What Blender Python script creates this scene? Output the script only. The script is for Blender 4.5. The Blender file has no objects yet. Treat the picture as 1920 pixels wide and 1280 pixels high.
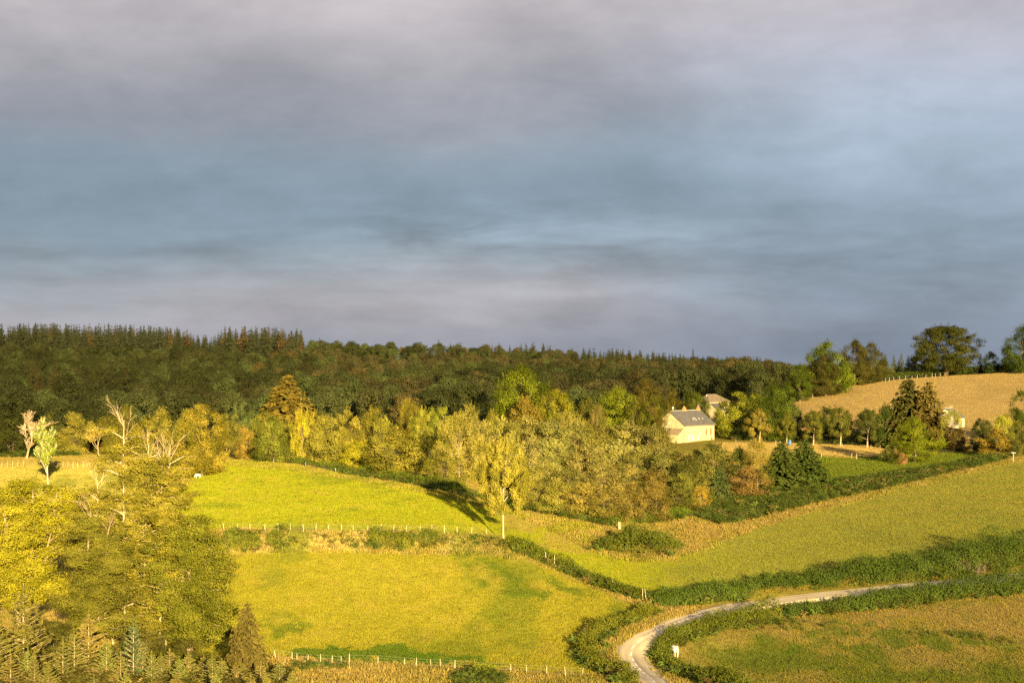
import bpy, math, random
import numpy as np
from mathutils import Vector, Matrix

# ------------------------------------------------------------------ camera, sky, sun, exposure
S = bpy.context.scene
COL = S.collection
F = 3733.0                       # focal length in pixels of the 1920 px wide photograph (70 mm)
CZ = 60.0                        # eye height
W_, H_ = 1920, 1280
cam_d = bpy.data.cameras.new('camera'); cam = bpy.data.objects.new('camera', cam_d); COL.objects.link(cam)
cam.location = (0, 0, CZ); cam.rotation_euler = (math.radians(90), 0, 0)
cam_d.lens = 36 * F / 1920; cam_d.sensor_width = 36; cam_d.clip_start = .5; cam_d.clip_end = 40000
S.camera = cam
S.view_settings.view_transform = 'Standard'
try: S.view_settings.look = 'None'
except Exception: pass
EXPOSURE = 2.4
S.view_settings.exposure = EXPOSURE; S.view_settings.gamma = 1; S.view_settings.use_curve_mapping = False
S.render.engine = 'CYCLES'
cy = S.cycles
cy.max_bounces = 4; cy.diffuse_bounces = 3; cy.glossy_bounces = 1; cy.transmission_bounces = 3
cy.transparent_max_bounces = 6; cy.volume_bounces = 0; cy.use_denoising = False
cy.sample_clamp_indirect = 4
cy.use_adaptive_sampling = True; cy.adaptive_threshold = 0.015

SUN_EL, SUN_AZ = 9.5, 12.0       # low evening sun behind the camera, a little to its right
se, sa = math.radians(SUN_EL), math.radians(SUN_AZ)
SUN_DIR = Vector((math.sin(sa) * math.cos(se), -math.cos(sa) * math.cos(se), math.sin(se)))   # towards the sun
sun_d = bpy.data.lights.new('sun', 'SUN'); sun = bpy.data.objects.new('sun', sun_d); COL.objects.link(sun)
sun_d.energy = 5.0; sun_d.angle = math.radians(0.55); sun_d.color = (1.0, 0.775, 0.33)
sun.rotation_euler = SUN_DIR.to_track_quat('Z', 'Y').to_euler(); sun.location = SUN_DIR * 500

world = bpy.data.worlds.new('World'); S.world = world; world.use_nodes = True
def build_world():
    nt = world.node_tree; nt.nodes.clear(); N = nt.nodes.new; L = nt.links.new
    out = N('ShaderNodeOutputWorld'); bg = N('ShaderNodeBackground'); L(bg.outputs[0], out.inputs[0])
    bg.inputs['Strength'].default_value = 0.1
    sky = N('ShaderNodeTexSky'); sky.sky_type = 'NISHITA'; sky.sun_disc = False
    sky.sun_elevation = se; sky.sun_rotation = math.radians(180 - SUN_AZ)
    tc = N('ShaderNodeTexCoord'); sep = N('ShaderNodeSeparateXYZ'); L(tc.outputs['Generated'], sep.inputs[0])
    def M(op, a, b=None, c=None, clamp=False):
        n = N('ShaderNodeMath'); n.operation = op; n.use_clamp = clamp
        for i, v in enumerate((a, b, c)):
            if v is None: continue
            if isinstance(v, (int, float)): n.inputs[i].default_value = v
            else: L(v, n.inputs[i])
        return n.outputs[0]
    X, Y, Z = sep.outputs
    az = M('ARCTAN2', X, Y)                       # 0 straight ahead, + to the right
    def noise(su, sz, scale, detail, rough, off=0., dist=0.):
        cmb = N('ShaderNodeCombineXYZ')
        L(M('MULTIPLY', X, su), cmb.inputs[0]); L(M('MULTIPLY_ADD', Y, su, off), cmb.inputs[1]); L(M('MULTIPLY', Z, sz), cmb.inputs[2])
        n = N('ShaderNodeTexNoise'); n.inputs['Scale'].default_value = scale; n.inputs['Detail'].default_value = detail
        n.inputs['Roughness'].default_value = rough; n.inputs['Distortion'].default_value = dist
        L(cmb.outputs[0], n.inputs['Vector']); return n.outputs[0]
    big = noise(1, 2.6, 4.5, 3, .5, 3.1, .2)
    mid = noise(1, 2.5, 12.0, 5, .58, 7.7, .3)
    fine = noise(1, 2.0, 36.0, 5, .6, 1.3, .3)
    streak = noise(1, 5.5, 13.0, 5, .56, 5.2, .25)
    # the layers of the deck are uneven: warp the elevation before it looks up its tone
    warp = M('MULTIPLY', M('SUBTRACT', big, .5), .045)
    warp2 = M('MULTIPLY', M('SUBTRACT', mid, .5), .022)
    tilt = M('MULTIPLY', az, -.02)
    e = M('ADD', M('ADD', Z, warp), M('ADD', warp2, tilt))
    mr = M('MULTIPLY', M('ADD', e, .04), 1 / .34, None, True)
    def lin(c): return tuple(((v / 255 + .055) / 1.055) ** 2.4 if v > 10 else v / 255 / 12.92 for v in c) + (1,)
    def ramp(stops):
        r = N('ShaderNodeValToRGB'); r.color_ramp.interpolation = 'B_SPLINE'; L(mr, r.inputs[0]); els = r.color_ramp.elements
        while len(els) < len(stops): els.new(1.)
        for el, (y, c) in zip(els, stops): el.position = ((640 - y) / 3733 + .04) / .34; el.color = lin(c)
        return r.outputs[0]
    side = M('ADD', M('MULTIPLY', az, 4.2), M('MULTIPLY_ADD', M('SUBTRACT', big, .5), 1.4, .12)); ss = N('ShaderNodeMapRange'); ss.interpolation_type = 'SMOOTHSTEP'; L(side, ss.inputs[0])
    two = N('ShaderNodeMix'); two.data_type = 'RGBA'; L(ss.outputs[0], two.inputs[0]); L(ramp(SKY_LEFT), two.inputs[6]); L(ramp(SKY_RIGHT), two.inputs[7])
    # light and dark patches
    v = M('ADD', M('MULTIPLY', M('SUBTRACT', big, .5), .36), M('ADD', M('MULTIPLY', M('SUBTRACT', mid, .5), .48), M('MULTIPLY', M('SUBTRACT', fine, .5), .22)))
    def bump(x, c, w): d = M('DIVIDE', M('SUBTRACT', x, c), w); return M('POWER', 2.718, M('MULTIPLY', M('MULTIPLY', d, d), -1.))
    v = M('ADD', v, M('MULTIPLY', M('MULTIPLY', M('SUBTRACT', streak, .5), .95), bump(Z, .036, .026)))
    v = M('ADD', v, M('MULTIPLY', M('MULTIPLY', M('MULTIPLY', bump(az, .15, .10), bump(Z, .112, .040)), M('ADD', mid, .5)), .12))
    v = M('ADD', v, M('MULTIPLY', M('MULTIPLY', M('MULTIPLY', bump(az, .0, .09), bump(Z, .055, .014)), M('SUBTRACT', streak, .41)), 1.5))      # the thinner, paler part of the deck
    v = M('ADD', v, M('MULTIPLY', M('MULTIPLY', bump(az, .26, .16), bump(Z, .005, .035)), -.06))     # rain-dark towards the right horizon
    v = M('ADD', v, M('MULTIPLY', M('MULTIPLY', bump(az, .0, .06), bump(Z, .026, .007)), .16))       # pale bar low in the middle
    gain = M('ADD', 1.0, v)
    gain = M('MAXIMUM', gain, .4)
    mx = N('ShaderNodeVectorMath'); mx.operation = 'SCALE'; L(two.outputs[2], mx.inputs[0])
    L(M('MULTIPLY', gain, 10.4 / 2 ** EXPOSURE), mx.inputs['Scale'])
    mix = N('ShaderNodeMix'); mix.data_type = 'RGBA'; mix.inputs[0].default_value = .994   # the deck covers nearly all of the clear sky
    L(sky.outputs[0], mix.inputs[6]); L(mx.outputs[0], mix.inputs[7]); L(mix.outputs[2], bg.inputs[0])
SKY_LEFT = [(700, (140, 146, 160)), (640, (152, 155, 166)), (600, (163, 162, 170)), (560, (171, 169, 175)), (520, (157, 162, 170)), (480, (145, 157, 168)), (430, (128, 145, 160)), (380, (131, 150, 166)),
            (320, (138, 155, 171)), (285, (139, 153, 168)), (250, (144, 151, 163)), (190, (156, 158, 168)), (120, (171, 169, 176)), (50, (186, 180, 186)), (-20, (196, 188, 191)), (-400, (196, 190, 193))]
SKY_RIGHT = [(700, (128, 140, 158)), (640, (134, 145, 162)), (580, (139, 151, 167)), (520, (139, 154, 170)), (450, (137, 154, 171)), (380, (146, 164, 182)), (320, (156, 173, 191)), (260, (166, 181, 199)), (200, (173, 184, 201)),
             (140, (177, 183, 198)), (80, (179, 180, 191)), (0, (188, 182, 188)), (-60, (196, 189, 192)), (-400, (196, 190, 193))]
build_world()

# ------------------------------------------------------------------ helpers
def vnoise(x, y, seed=0):
    x = np.asarray(x, float); y = np.asarray(y, float)
    xi = np.floor(x).astype(np.int64); yi = np.floor(y).astype(np.int64); fx = x - xi; fy = y - yi
    fx = fx * fx * (3 - 2 * fx); fy = fy * fy * (3 - 2 * fy)
    def h(a, b):
        n = (a * 374761393 + b * 668265263 + seed * 974711) & 0xffffffff
        n = ((n ^ (n >> 13)) * 1274126177) & 0xffffffff
        return ((n ^ (n >> 16)) & 0xffff) / 65535.0
    return (h(xi, yi) * (1 - fx) + h(xi + 1, yi) * fx) * (1 - fy) + (h(xi, yi + 1) * (1 - fx) + h(xi + 1, yi + 1) * fx) * fy
def fbm(x, y, seed=0, o=4):
    s = 0; a = .5; t = 0
    for k in range(o):
        s = s + a * vnoise(x * 2 ** k + 17.3 * k, y * 2 ** k - 9.1 * k, seed + k); t += a; a *= .55
    return s / t
def sstep(a, b, x):
    t = np.clip((np.asarray(x, float) - a) / (b - a), 0, 1); return t * t * (3 - 2 * t)

def np_mesh(name, V, quads=None, tris=None, mats=(), mat_q=None, mat_t=None, fattr=None, smooth=False, vattr=None):
    """fattr: {name: float per face}, quads first then tris"""
    me = bpy.data.meshes.new(name)
    V = np.ascontiguousarray(V, np.float32).reshape(-1, 3)
    q = np.zeros((0, 4), np.int32) if quads is None else np.asarray(quads, np.int32).reshape(-1, 4)
    t = np.zeros((0, 3), np.int32) if tris is None else np.asarray(tris, np.int32).reshape(-1, 3)
    me.vertices.add(len(V)); me.vertices.foreach_set('co', V.ravel())
    loops = np.concatenate([q.ravel(), t.ravel()]); me.loops.add(len(loops)); me.loops.foreach_set('vertex_index', loops)
    nq, ntr = len(q), len(t); me.polygons.add(nq + ntr)
    me.polygons.foreach_set('loop_start', np.concatenate([np.arange(nq) * 4, nq * 4 + np.arange(ntr) * 3]).astype(np.int32))
    for m in mats: me.materials.append(m)
    if mat_q is not None or mat_t is not None:
        a = np.zeros(nq, np.int32) if mat_q is None else np.broadcast_to(np.asarray(mat_q, np.int32), (nq,))
        b = np.zeros(ntr, np.int32) if mat_t is None else np.broadcast_to(np.asarray(mat_t, np.int32), (ntr,))
        me.polygons.foreach_set('material_index', np.concatenate([a, b]).astype(np.int32))
    me.polygons.foreach_set('use_smooth', np.full(nq + ntr, smooth))
    if fattr:
        for k, v in fattr.items():
            at_ = me.attributes.new(k, 'FLOAT', 'FACE'); at_.data.foreach_set('value', np.asarray(v, np.float32))
    if vattr:
        for k, v in vattr.items():
            v = np.asarray(v, np.float32)
            if v.ndim == 2:
                at_ = me.attributes.new(k, 'FLOAT_COLOR', 'POINT'); at_.data.foreach_set('color', np.c_[v, np.ones(len(v))].astype(np.float32).ravel())
            else:
                at_ = me.attributes.new(k, 'FLOAT', 'POINT'); at_.data.foreach_set('value', v)
    me.update(calc_edges=True); return me

def link(name, data, parent=None, loc=None, rz=None, scale=None, color=None):
    o = bpy.data.objects.new(name, data); COL.objects.link(o)
    if parent is not None: o.parent = parent
    if loc is not None: o.location = loc
    if rz is not None: o.rotation_euler = (0, 0, rz)
    if scale is not None: o.scale = scale
    if color is not None: o.color = (*color, 1)
    return o
def tag(o, label=None, cat=None, group=None, kind=None):
    if label: o['label'] = label
    if cat: o['category'] = cat
    if group: o['group'] = group
    if kind: o['kind'] = kind
    return o

class Geo:
    """collects tubes, boxes and leaf quads into one mesh"""
    def __init__(s): s.V = []; s.Q = []; s.T = []; s.qa = []; s.ta = []; s.n = 0
    def add(s, V, Q=None, T=None, a=.5):
        V = np.asarray(V, float).reshape(-1, 3); s.V.append(V)
        if Q is not None and len(Q): s.Q.append(np.asarray(Q) + s.n); s.qa.append(np.broadcast_to(a, (len(Q),)))
        if T is not None and len(T): s.T.append(np.asarray(T) + s.n); s.ta.append(np.broadcast_to(a, (len(T),)))
        s.n += len(V)
    def tube(s, P, R, k=5, a=.5):
        P = np.asarray(P, float); n = len(P); R = np.broadcast_to(R, (n,))
        d = np.gradient(P, axis=0); d /= np.linalg.norm(d, axis=1)[:, None] + 1e-9
        ref = np.where(np.abs(d[:, 2:3]) < .9, [[0, 0, 1.]], [[1., 0, 0]])
        u = np.cross(d, ref); u /= np.linalg.norm(u, axis=1)[:, None] + 1e-9; w = np.cross(d, u)
        th = np.arange(k) * 2 * math.pi / k
        V = P[:, None] + R[:, None, None] * (np.cos(th)[None, :, None] * u[:, None] + np.sin(th)[None, :, None] * w[:, None])
        i = np.arange(n - 1)[:, None] * k; j = np.arange(k)[None]; j2 = (j + 1) % k
        Q = np.stack([i + j, i + j2, i + k + j2, i + k + j], -1).reshape(-1, 4)
        s.add(V, Q, None, a)
    def box(s, x0, x1, y0, y1, z0, z1, a=.5):
        V = [(x, y, z) for z in (z0, z1) for y in (y0, y1) for x in (x0, x1)]
        s.add(V, [(0, 2, 3, 1), (4, 5, 7, 6), (0, 1, 5, 4), (2, 6, 7, 3), (0, 4, 6, 2), (1, 3, 7, 5)], None, a)
    def leaves(s, P, Nn, size, rng, aspect=.6, a=.5, T=None):
        P = np.asarray(P, float); n = len(P)
        if n == 0: return
        Nn = Nn / (np.linalg.norm(Nn, axis=1)[:, None] + 1e-9)
        r = rng.normal(size=(n, 3)) if T is None else T
        t = r - Nn * np.sum(r * Nn, 1)[:, None]; t /= np.linalg.norm(t, axis=1)[:, None] + 1e-9
        b = np.cross(Nn, t); sz = np.broadcast_to(size, (n,))[:, None] * .5
        bend = Nn * sz * .25
        V = np.stack([P - t * sz - bend, P + b * sz * aspect, P + t * sz - bend, P - b * sz * aspect], 1)
        i = np.arange(n)[:, None] * 4
        s.add(V, np.concatenate([i, i + 1, i + 2, i + 3], 1), None, a)
    def mesh(s, name, mat, smooth=False):
        V = np.concatenate(s.V); Q = np.concatenate(s.Q) if s.Q else None; T = np.concatenate(s.T) if s.T else None
        a = np.concatenate([*s.qa, *s.ta]) if (s.qa or s.ta) else None
        return np_mesh(name, V, Q, T, [mat], fattr={'v': a}, smooth=smooth)

# ------------------------------------------------------------------ materials
def new_mat(name):
    m = bpy.data.materials.new(name); m.use_nodes = True; nt = m.node_tree; nt.nodes.clear()
    out = nt.nodes.new('ShaderNodeOutputMaterial'); return m, nt, out
def mk_math(nt, op, a, b=None, clamp=False):
    n = nt.nodes.new('ShaderNodeMath'); n.operation = op; n.use_clamp = clamp
    for i, v in enumerate((a, b)):
        if v is None: continue
        if isinstance(v, (int, float)): n.inputs[i].default_value = v
        else: nt.links.new(v, n.inputs[i])
    return n.outputs[0]
def foliage_mat(name, lo=.5, hi=1.5, transl=.25, hue=.012):
    """leaf colour = the plant's own colour x a value per clump and leaf"""
    m, nt, out = new_mat(name); L = nt.links.new; N = nt.nodes.new
    oi = N('ShaderNodeObjectInfo'); at_ = N('ShaderNodeAttribute'); at_.attribute_name = 'v'
    mr = N('ShaderNodeMapRange'); mr.inputs['To Min'].default_value = lo; mr.inputs['To Max'].default_value = hi; L(at_.outputs['Fac'], mr.inputs[0])
    hs = N('ShaderNodeHueSaturation'); L(oi.outputs['Color'], hs.inputs['Color']); L(mr.outputs[0], hs.inputs['Value'])
    mh = N('ShaderNodeMapRange'); mh.inputs['To Min'].default_value = .5 + hue; mh.inputs['To Max'].default_value = .5 - hue; L(at_.outputs['Fac'], mh.inputs[0])
    L(mh.outputs[0], hs.inputs['Hue'])
    d = N('ShaderNodeBsdfDiffuse'); t = N('ShaderNodeBsdfTranslucent'); mx = N('ShaderNodeMixShader'); mx.inputs[0].default_value = transl
    L(hs.outputs[0], d.inputs[0]); L(hs.outputs[0], t.inputs[0]); L(d.outputs[0], mx.inputs[1]); L(t.outputs[0], mx.inputs[2]); L(mx.outputs[0], out.inputs[0])
    return m
def bark_mat(name, c, c2, scale=6.):
    m, nt, out = new_mat(name); L = nt.links.new; N = nt.nodes.new
    tc = N('ShaderNodeTexCoord'); mp = N('ShaderNodeMapping'); mp.inputs['Scale'].default_value = (1, 1, .25); L(tc.outputs['Object'], mp.inputs[0])
    n = N('ShaderNodeTexNoise'); n.inputs['Scale'].default_value = scale; n.inputs['Detail'].default_value = 4; L(mp.outputs[0], n.inputs['Vector'])
    r = N('ShaderNodeValToRGB'); r.color_ramp.elements[0].color = (*c, 1); r.color_ramp.elements[1].color = (*c2, 1)
    r.color_ramp.elements[0].position = .35; r.color_ramp.elements[1].position = .65; L(n.outputs[0], r.inputs[0])
    b = N('ShaderNodeBsdfPrincipled'); b.inputs['Roughness'].default_value = .9; b.inputs['Specular IOR Level'].default_value = .1
    L(r.outputs[0], b.inputs['Base Color']); L(b.outputs[0], out.inputs[0]); return m
def plain_mat(name, c, c2=None, scale=1.5, rough=.85, spec=.2, bump=0., detail=5):
    m, nt, out = new_mat(name); L = nt.links.new; N = nt.nodes.new
    b = N('ShaderNodeBsdfPrincipled'); b.inputs['Roughness'].default_value = rough; b.inputs['Specular IOR Level'].default_value = spec
    tc = N('ShaderNodeTexCoord'); n = N('ShaderNodeTexNoise'); n.inputs['Scale'].default_value = scale; n.inputs['Detail'].default_value = detail
    L(tc.outputs['Object'], n.inputs['Vector'])
    r = N('ShaderNodeValToRGB'); r.color_ramp.elements[0].color = (*c, 1); r.color_ramp.elements[1].color = (*(c2 or c), 1)
    r.color_ramp.elements[0].position = .35; r.color_ramp.elements[1].position = .68; L(n.outputs[0], r.inputs[0]); L(r.outputs[0], b.inputs['Base Color'])
    if bump:
        bp = N('ShaderNodeBump'); bp.inputs['Strength'].default_value = bump; bp.inputs['Distance'].default_value = .05
        n2 = N('ShaderNodeTexNoise'); n2.inputs['Scale'].default_value = scale * 8; n2.inputs['Detail'].default_value = 3; L(tc.outputs['Object'], n2.inputs['Vector'])
        L(n2.outputs[0], bp.inputs['Height']); L(bp.outputs[0], b.inputs['Normal'])
    L(b.outputs[0], out.inputs[0]); return m

M_LEAF = foliage_mat('leaf', .36, 1.62, .18); M_NEEDLE = foliage_mat('needle', .5, 1.45, .12, .006); M_SPRAY = foliage_mat('spray_leaf', .22, 1.75, .18); M_BRACKEN = foliage_mat('bracken_leaf', .45, 1.5, .25, .015)  # leaf and spray tones spread wide to stand for dark shaded gaps
M_BARK = bark_mat('bark', (.14, .10, .06), (.26, .20, .13)); M_BIRCH = bark_mat('pale_bark', (.36, .32, .25), (.52, .47, .38), 3.)
M_DEAD = bark_mat('dead_wood', (.27, .20, .13), (.40, .31, .21)); M_DARKBARK = bark_mat('dark_bark', (.06, .045, .03), (.11, .085, .055))
M_POST = bark_mat('weathered_wood', (.27, .22, .155), (.42, .36, .27), 5.)
M_WIRE = plain_mat('wire_steel', (.35, .34, .32), rough=.5, spec=.5)

# ------------------------------------------------------------------ terrain
def step_h(X, Y):                        # the bank that parts the upper from the lower meadow
    X = np.asarray(X, float); Y = np.asarray(Y, float)
    ys = 321.5 + .5 * np.sin(X * .21) + 1.0 * (fbm(X * .12, X * 0 + 3.3, 5) - .5)
    return 2.4 * (1 - sstep(-13, -2, X)) * sstep(-75, -55, X) * sstep(-3.2, 2.0, Y - ys)
CPP = [(-200,1275,205),(100,1285,205),(400,1310,205),(700,1350,205),(1000,1380,205),(1300,1390,205),(1700,1380,205),(2100,1370,205),
 (-200,1190,250),(150,1195,250),(450,1230,250),(700,1250,251),(950,1265,250),(1190,1268,250),(1400,1278,248),(1900,1270,248),(2200,1260,248),
 (1000,1210,272),(1260,1232,268),(700,1190,275),(1500,1215,272),(1900,1190,272),(1200,1190,272),(1300,1150,288),(1450,1120,300),(1700,1097,306),(1920,1078,312),(2200,1050,320),
 (700,1120,295),(1000,1110,296),(500,1120,290),(450,1040,318),(700,1035,319),(900,1040,316),(450,992,325),(700,993,326),(850,997,326),(943,1012,322),
 (430,870,470),(600,885,445),(800,915,405),(700,940,375),(450,930,385),(900,945,375),(1000,960,368),(1150,988,355),(1050,1010,342),(1000,1025,332),(1100,1060,318),(1205,1112,302),
 (1200,1050,325),(1300,1010,350),(1330,955,395),(1500,925,425),(1700,890,455),(1850,862,485),(1920,862,480),(1500,1000,358),(1500,1060,322),(1800,1000,345),(1800,940,395),(1920,1015,332),(1920,930,400),(1400,1095,305),
 (1640,860,505),(1600,840,545),(1450,828,560),(1300,826,560),(1650,835,560),(1780,845,530),(1920,855,500),(2200,850,500),(2200,900,420),
 (1150,850,520),(1000,850,520),(700,850,520),(430,850,520),(200,862,490),(85,908,420),(0,870,480),(0,910,420),(200,930,395),(150,1000,345),(300,1040,322),(-200,870,480),(-200,1000,345),
 (0,800,680),(400,790,700),(800,780,720),(1100,785,700),(1300,765,720),(-300,800,680),(0,740,900),(400,740,900),(800,740,900),(1200,740,900),(-300,738,900),
 (0,695,1150),(400,700,1150),(800,712,1150),(1200,718,1150),(0,662,1400),(300,668,1400),(500,680,1400),(750,688,1400),(1000,690,1400),(1250,696,1350),(1500,702,1300),(-300,660,1400),
 (1500,765,680),(1500,748,720),(1700,770,660),(1600,724,745),(1750,708,765),(1920,698,770),(1900,770,650),(2200,690,770),(1850,800,600),(1700,706,900),(1900,702,950),(2200,700,950)]
CPX = [(-200,0,16),(0,0,2.2),(40,5,7),(-40,5,7),(200,0,16),(-200,-200,30),(0,-200,26),(200,-200,32),(-150,100,27),(0,100,27),(150,100,29),(0,50,15),(-150,50,20),(150,50,20),(0,-60,12),
 (-900,-260,70),(900,-260,70),(0,-260,36),(-900,0,55),(900,0,55),(-900,300,45),(900,300,45),(-500,-260,55),(500,-260,55),
 (-800,2200,40),(0,2200,40),(800,2200,45),(-800,3500,90),(0,3500,90),(800,3500,90)]
cx = np.array([((p - 960) / F * Y, Y, CZ - (q - 640) / F * Y) for p, q, Y in CPP] + [(x, y, CZ - d) for x, y, d in CPX], float)
def tps_k(a, b):
    d2 = ((a[:, None] - b[None]) ** 2).sum(-1); return np.where(d2 > 0, .5 * d2 * np.log(np.maximum(d2, 1e-12)), 0)
SC = 100.
_c = cx[:, :2] / SC; _n = len(_c)
_A = np.zeros((_n + 3, _n + 3)); _A[:_n, :_n] = tps_k(_c, _c) + np.eye(_n) * .002
_A[:_n, _n] = 1; _A[:_n, _n + 1:] = _c; _A[_n, :_n] = 1; _A[_n + 1:, :_n] = _c.T
_w = np.linalg.solve(_A, np.r_[cx[:, 2] - step_h(cx[:, 0], cx[:, 1]), 0, 0, 0])
def terrain(X, Y):
    X = np.asarray(X, float); Y = np.asarray(Y, float); sh = np.broadcast(X, Y).shape
    x = np.broadcast_to(X, sh).ravel(); y = np.broadcast_to(Y, sh).ravel()
    xc = np.clip(x, -900, 900); yc = np.clip(y, -260, 3500)
    z = np.empty(len(x))
    for i in range(0, len(x), 20000):
        p = np.c_[xc[i:i + 20000], yc[i:i + 20000]] / SC
        z[i:i + 20000] = tps_k(p, _c) @ _w[:_n] + _w[_n] + p @ _w[_n + 1:]
    z = z + step_h(x, y)
    z += (fbm(x / 14., y / 14., 11, 3) - .5) * .5 * sstep(150, 230, y)
    far = sstep(2300, 3400, y); z = z * (1 - far) + (CZ - 90 - (y - 3400) * .012) * far
    return z.reshape(sh)
def tz(x, y): return float(terrain(np.array([x]), np.array([y]))[0])
_ys = np.concatenate([np.arange(185, 700, .75), np.arange(700, 1600, 4.)])
def at(px, py):
    """the point of the ground seen at a pixel of the photograph"""
    k = (px - 960) / F; s = (py - 640) / F
    g = terrain(_ys * k, _ys); ray = CZ - _ys * s
    hit = np.nonzero(g >= ray)[0]
    if len(hit) == 0: i = len(_ys) - 1; y = _ys[i]
    else:
        i = max(hit[0], 1); a = ray[i - 1] - g[i - 1]; b = ray[i] - g[i]
        y = _ys[i - 1] + (_ys[i] - _ys[i - 1]) * (a / (a - b) if a > b else 0)
    return Vector((k * y, y, tz(k * y, y)))
def poly(pts, n=4):
    """pixel outline -> outline on the ground"""
    out = []
    for (a, b), (c, d) in zip(pts, pts[1:] + pts[:1]):
        for t in range(n):
            p = at(a + (c - a) * t / n, b + (d - b) * t / n); out.append((p.x, p.y))
    return np.array(out)
def inside(P, x, y):
    r = np.zeros(len(x), bool); n = len(P)
    for i in range(n):
        x1, y1 = P[i]; x2, y2 = P[(i + 1) % n]
        if y1 == y2: continue
        c = ((y1 > y) != (y2 > y)) & (x < (x2 - x1) * (y - y1) / (y2 - y1) + x1); r ^= c
    return r

# fields: outline in the photograph, colour of the sward, grass height
FIELDS = {
 'hay_meadow':   [(365,885),(400,868),(440,864),(520,868),(600,882),(700,900),(800,918),(880,935),(960,955),(1040,970),(1120,990),(1150,1010),(1160,1045),(1215,1052),(1300,1035),(1390,1000),(1500,965),(1600,938),(1700,912),(1800,890),(1870,872),(1990,850),(2010,1000),(1920,1002),(1830,1032),(1740,1055),(1640,1068),(1540,1080),(1440,1095),(1300,1108),(1222,1114),(1150,1100),(1080,1068),(1000,1030),(950,1012),(900,1001),(800,996),(600,993),(400,992),(300,990),(330,930)],
 'pasture':      [(300,1060),(420,1037),(550,1034),(700,1036),(850,1040),(960,1045),(1040,1072),(1120,1108),(1200,1135),(1180,1155),(1110,1180),(1085,1205),(1090,1240),(1120,1262),(960,1255),(800,1245),(640,1236),(500,1228),(400,1235),(300,1240)],
 'rough_field':  [(1300,1182),(1400,1160),(1470,1152),(1560,1150),(1650,1146),(1760,1130),(1990,1110),(2020,1330),(1300,1330),(1260,1268),(1230,1240),(1240,1205)],
 'paddock':      [(-60,870),(60,869),(160,872),(240,876),(330,905),(330,960),(200,1010),(-60,1010)],
 'stubble_field':[(1345,829),(1450,829),(1640,836),(1700,838),(1690,852),(1600,857),(1525,852),(1500,860),(1440,850),(1345,845)],
 'crop_field':   [(1525,856),(1600,860),(1690,855),(1780,850),(1900,848),(1860,858),(1760,875),(1640,892),(1540,905)],
 'hill_field':   [(1488,755),(1500,742),(1560,730),(1610,720),(1700,710),(1800,703),(2000,694),(2050,830),(1850,845),(1640,812),(1500,790)],
}
FC = {'hay_meadow': (.218, .226, .015), 'pasture': (.236, .212, .022), 'rough_field': (.18, .155, .034), 'paddock': (.31, .26, .065),
      'stubble_field': (.37, .27, .095), 'crop_field': (.11, .135, .018), 'hill_field': (.33, .235, .092)}
POLY = {k: poly(v) for k, v in FIELDS.items()}
GREEN = np.array((.085, .120, .014)); STRAW = np.array((.29, .225, .040)); TAN = np.array((.255, .180, .058)); ROUGH = np.array((.20, .165, .035))
def field_of(x, y):
    wx = x + (vnoise(x / 2.2, y / 2.2, 31) - .5) * 1.4; wy = y + (vnoise(x / 2.2, y / 2.2, 32) - .5) * 2.5
    fid = np.full(len(x), -1)
    for i, k in enumerate(FIELDS): fid[inside(POLY[k], wx, wy)] = i
    return fid
P_DARKGREEN = poly([(560,1222),(640,1212),(760,1210),(880,1228),(960,1246),(850,1250),(700,1240),(580,1236)])
P_DRY = [poly(p) for p in ([(940,955),(1100,985),(1160,1000),(1150,1045),(1040,1030),(960,985)], [(1150,1040),(1230,1052),(1400,985),(1480,960),(1300,965),(1250,1000)],
                           [(1460,1155),(1990,1115),(1990,1200),(1700,1175)])]
P_LUSH = [poly(p) for p in ([(850,1035),(960,1050),(1100,1110),(1050,1120),(880,1090)], [(480,1165),(560,1160),(590,1185),(500,1195)],[(1480,1180),(1620,1165),(1840,1195),(1920,1220),(1700,1210),(1500,1225)])]
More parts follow.
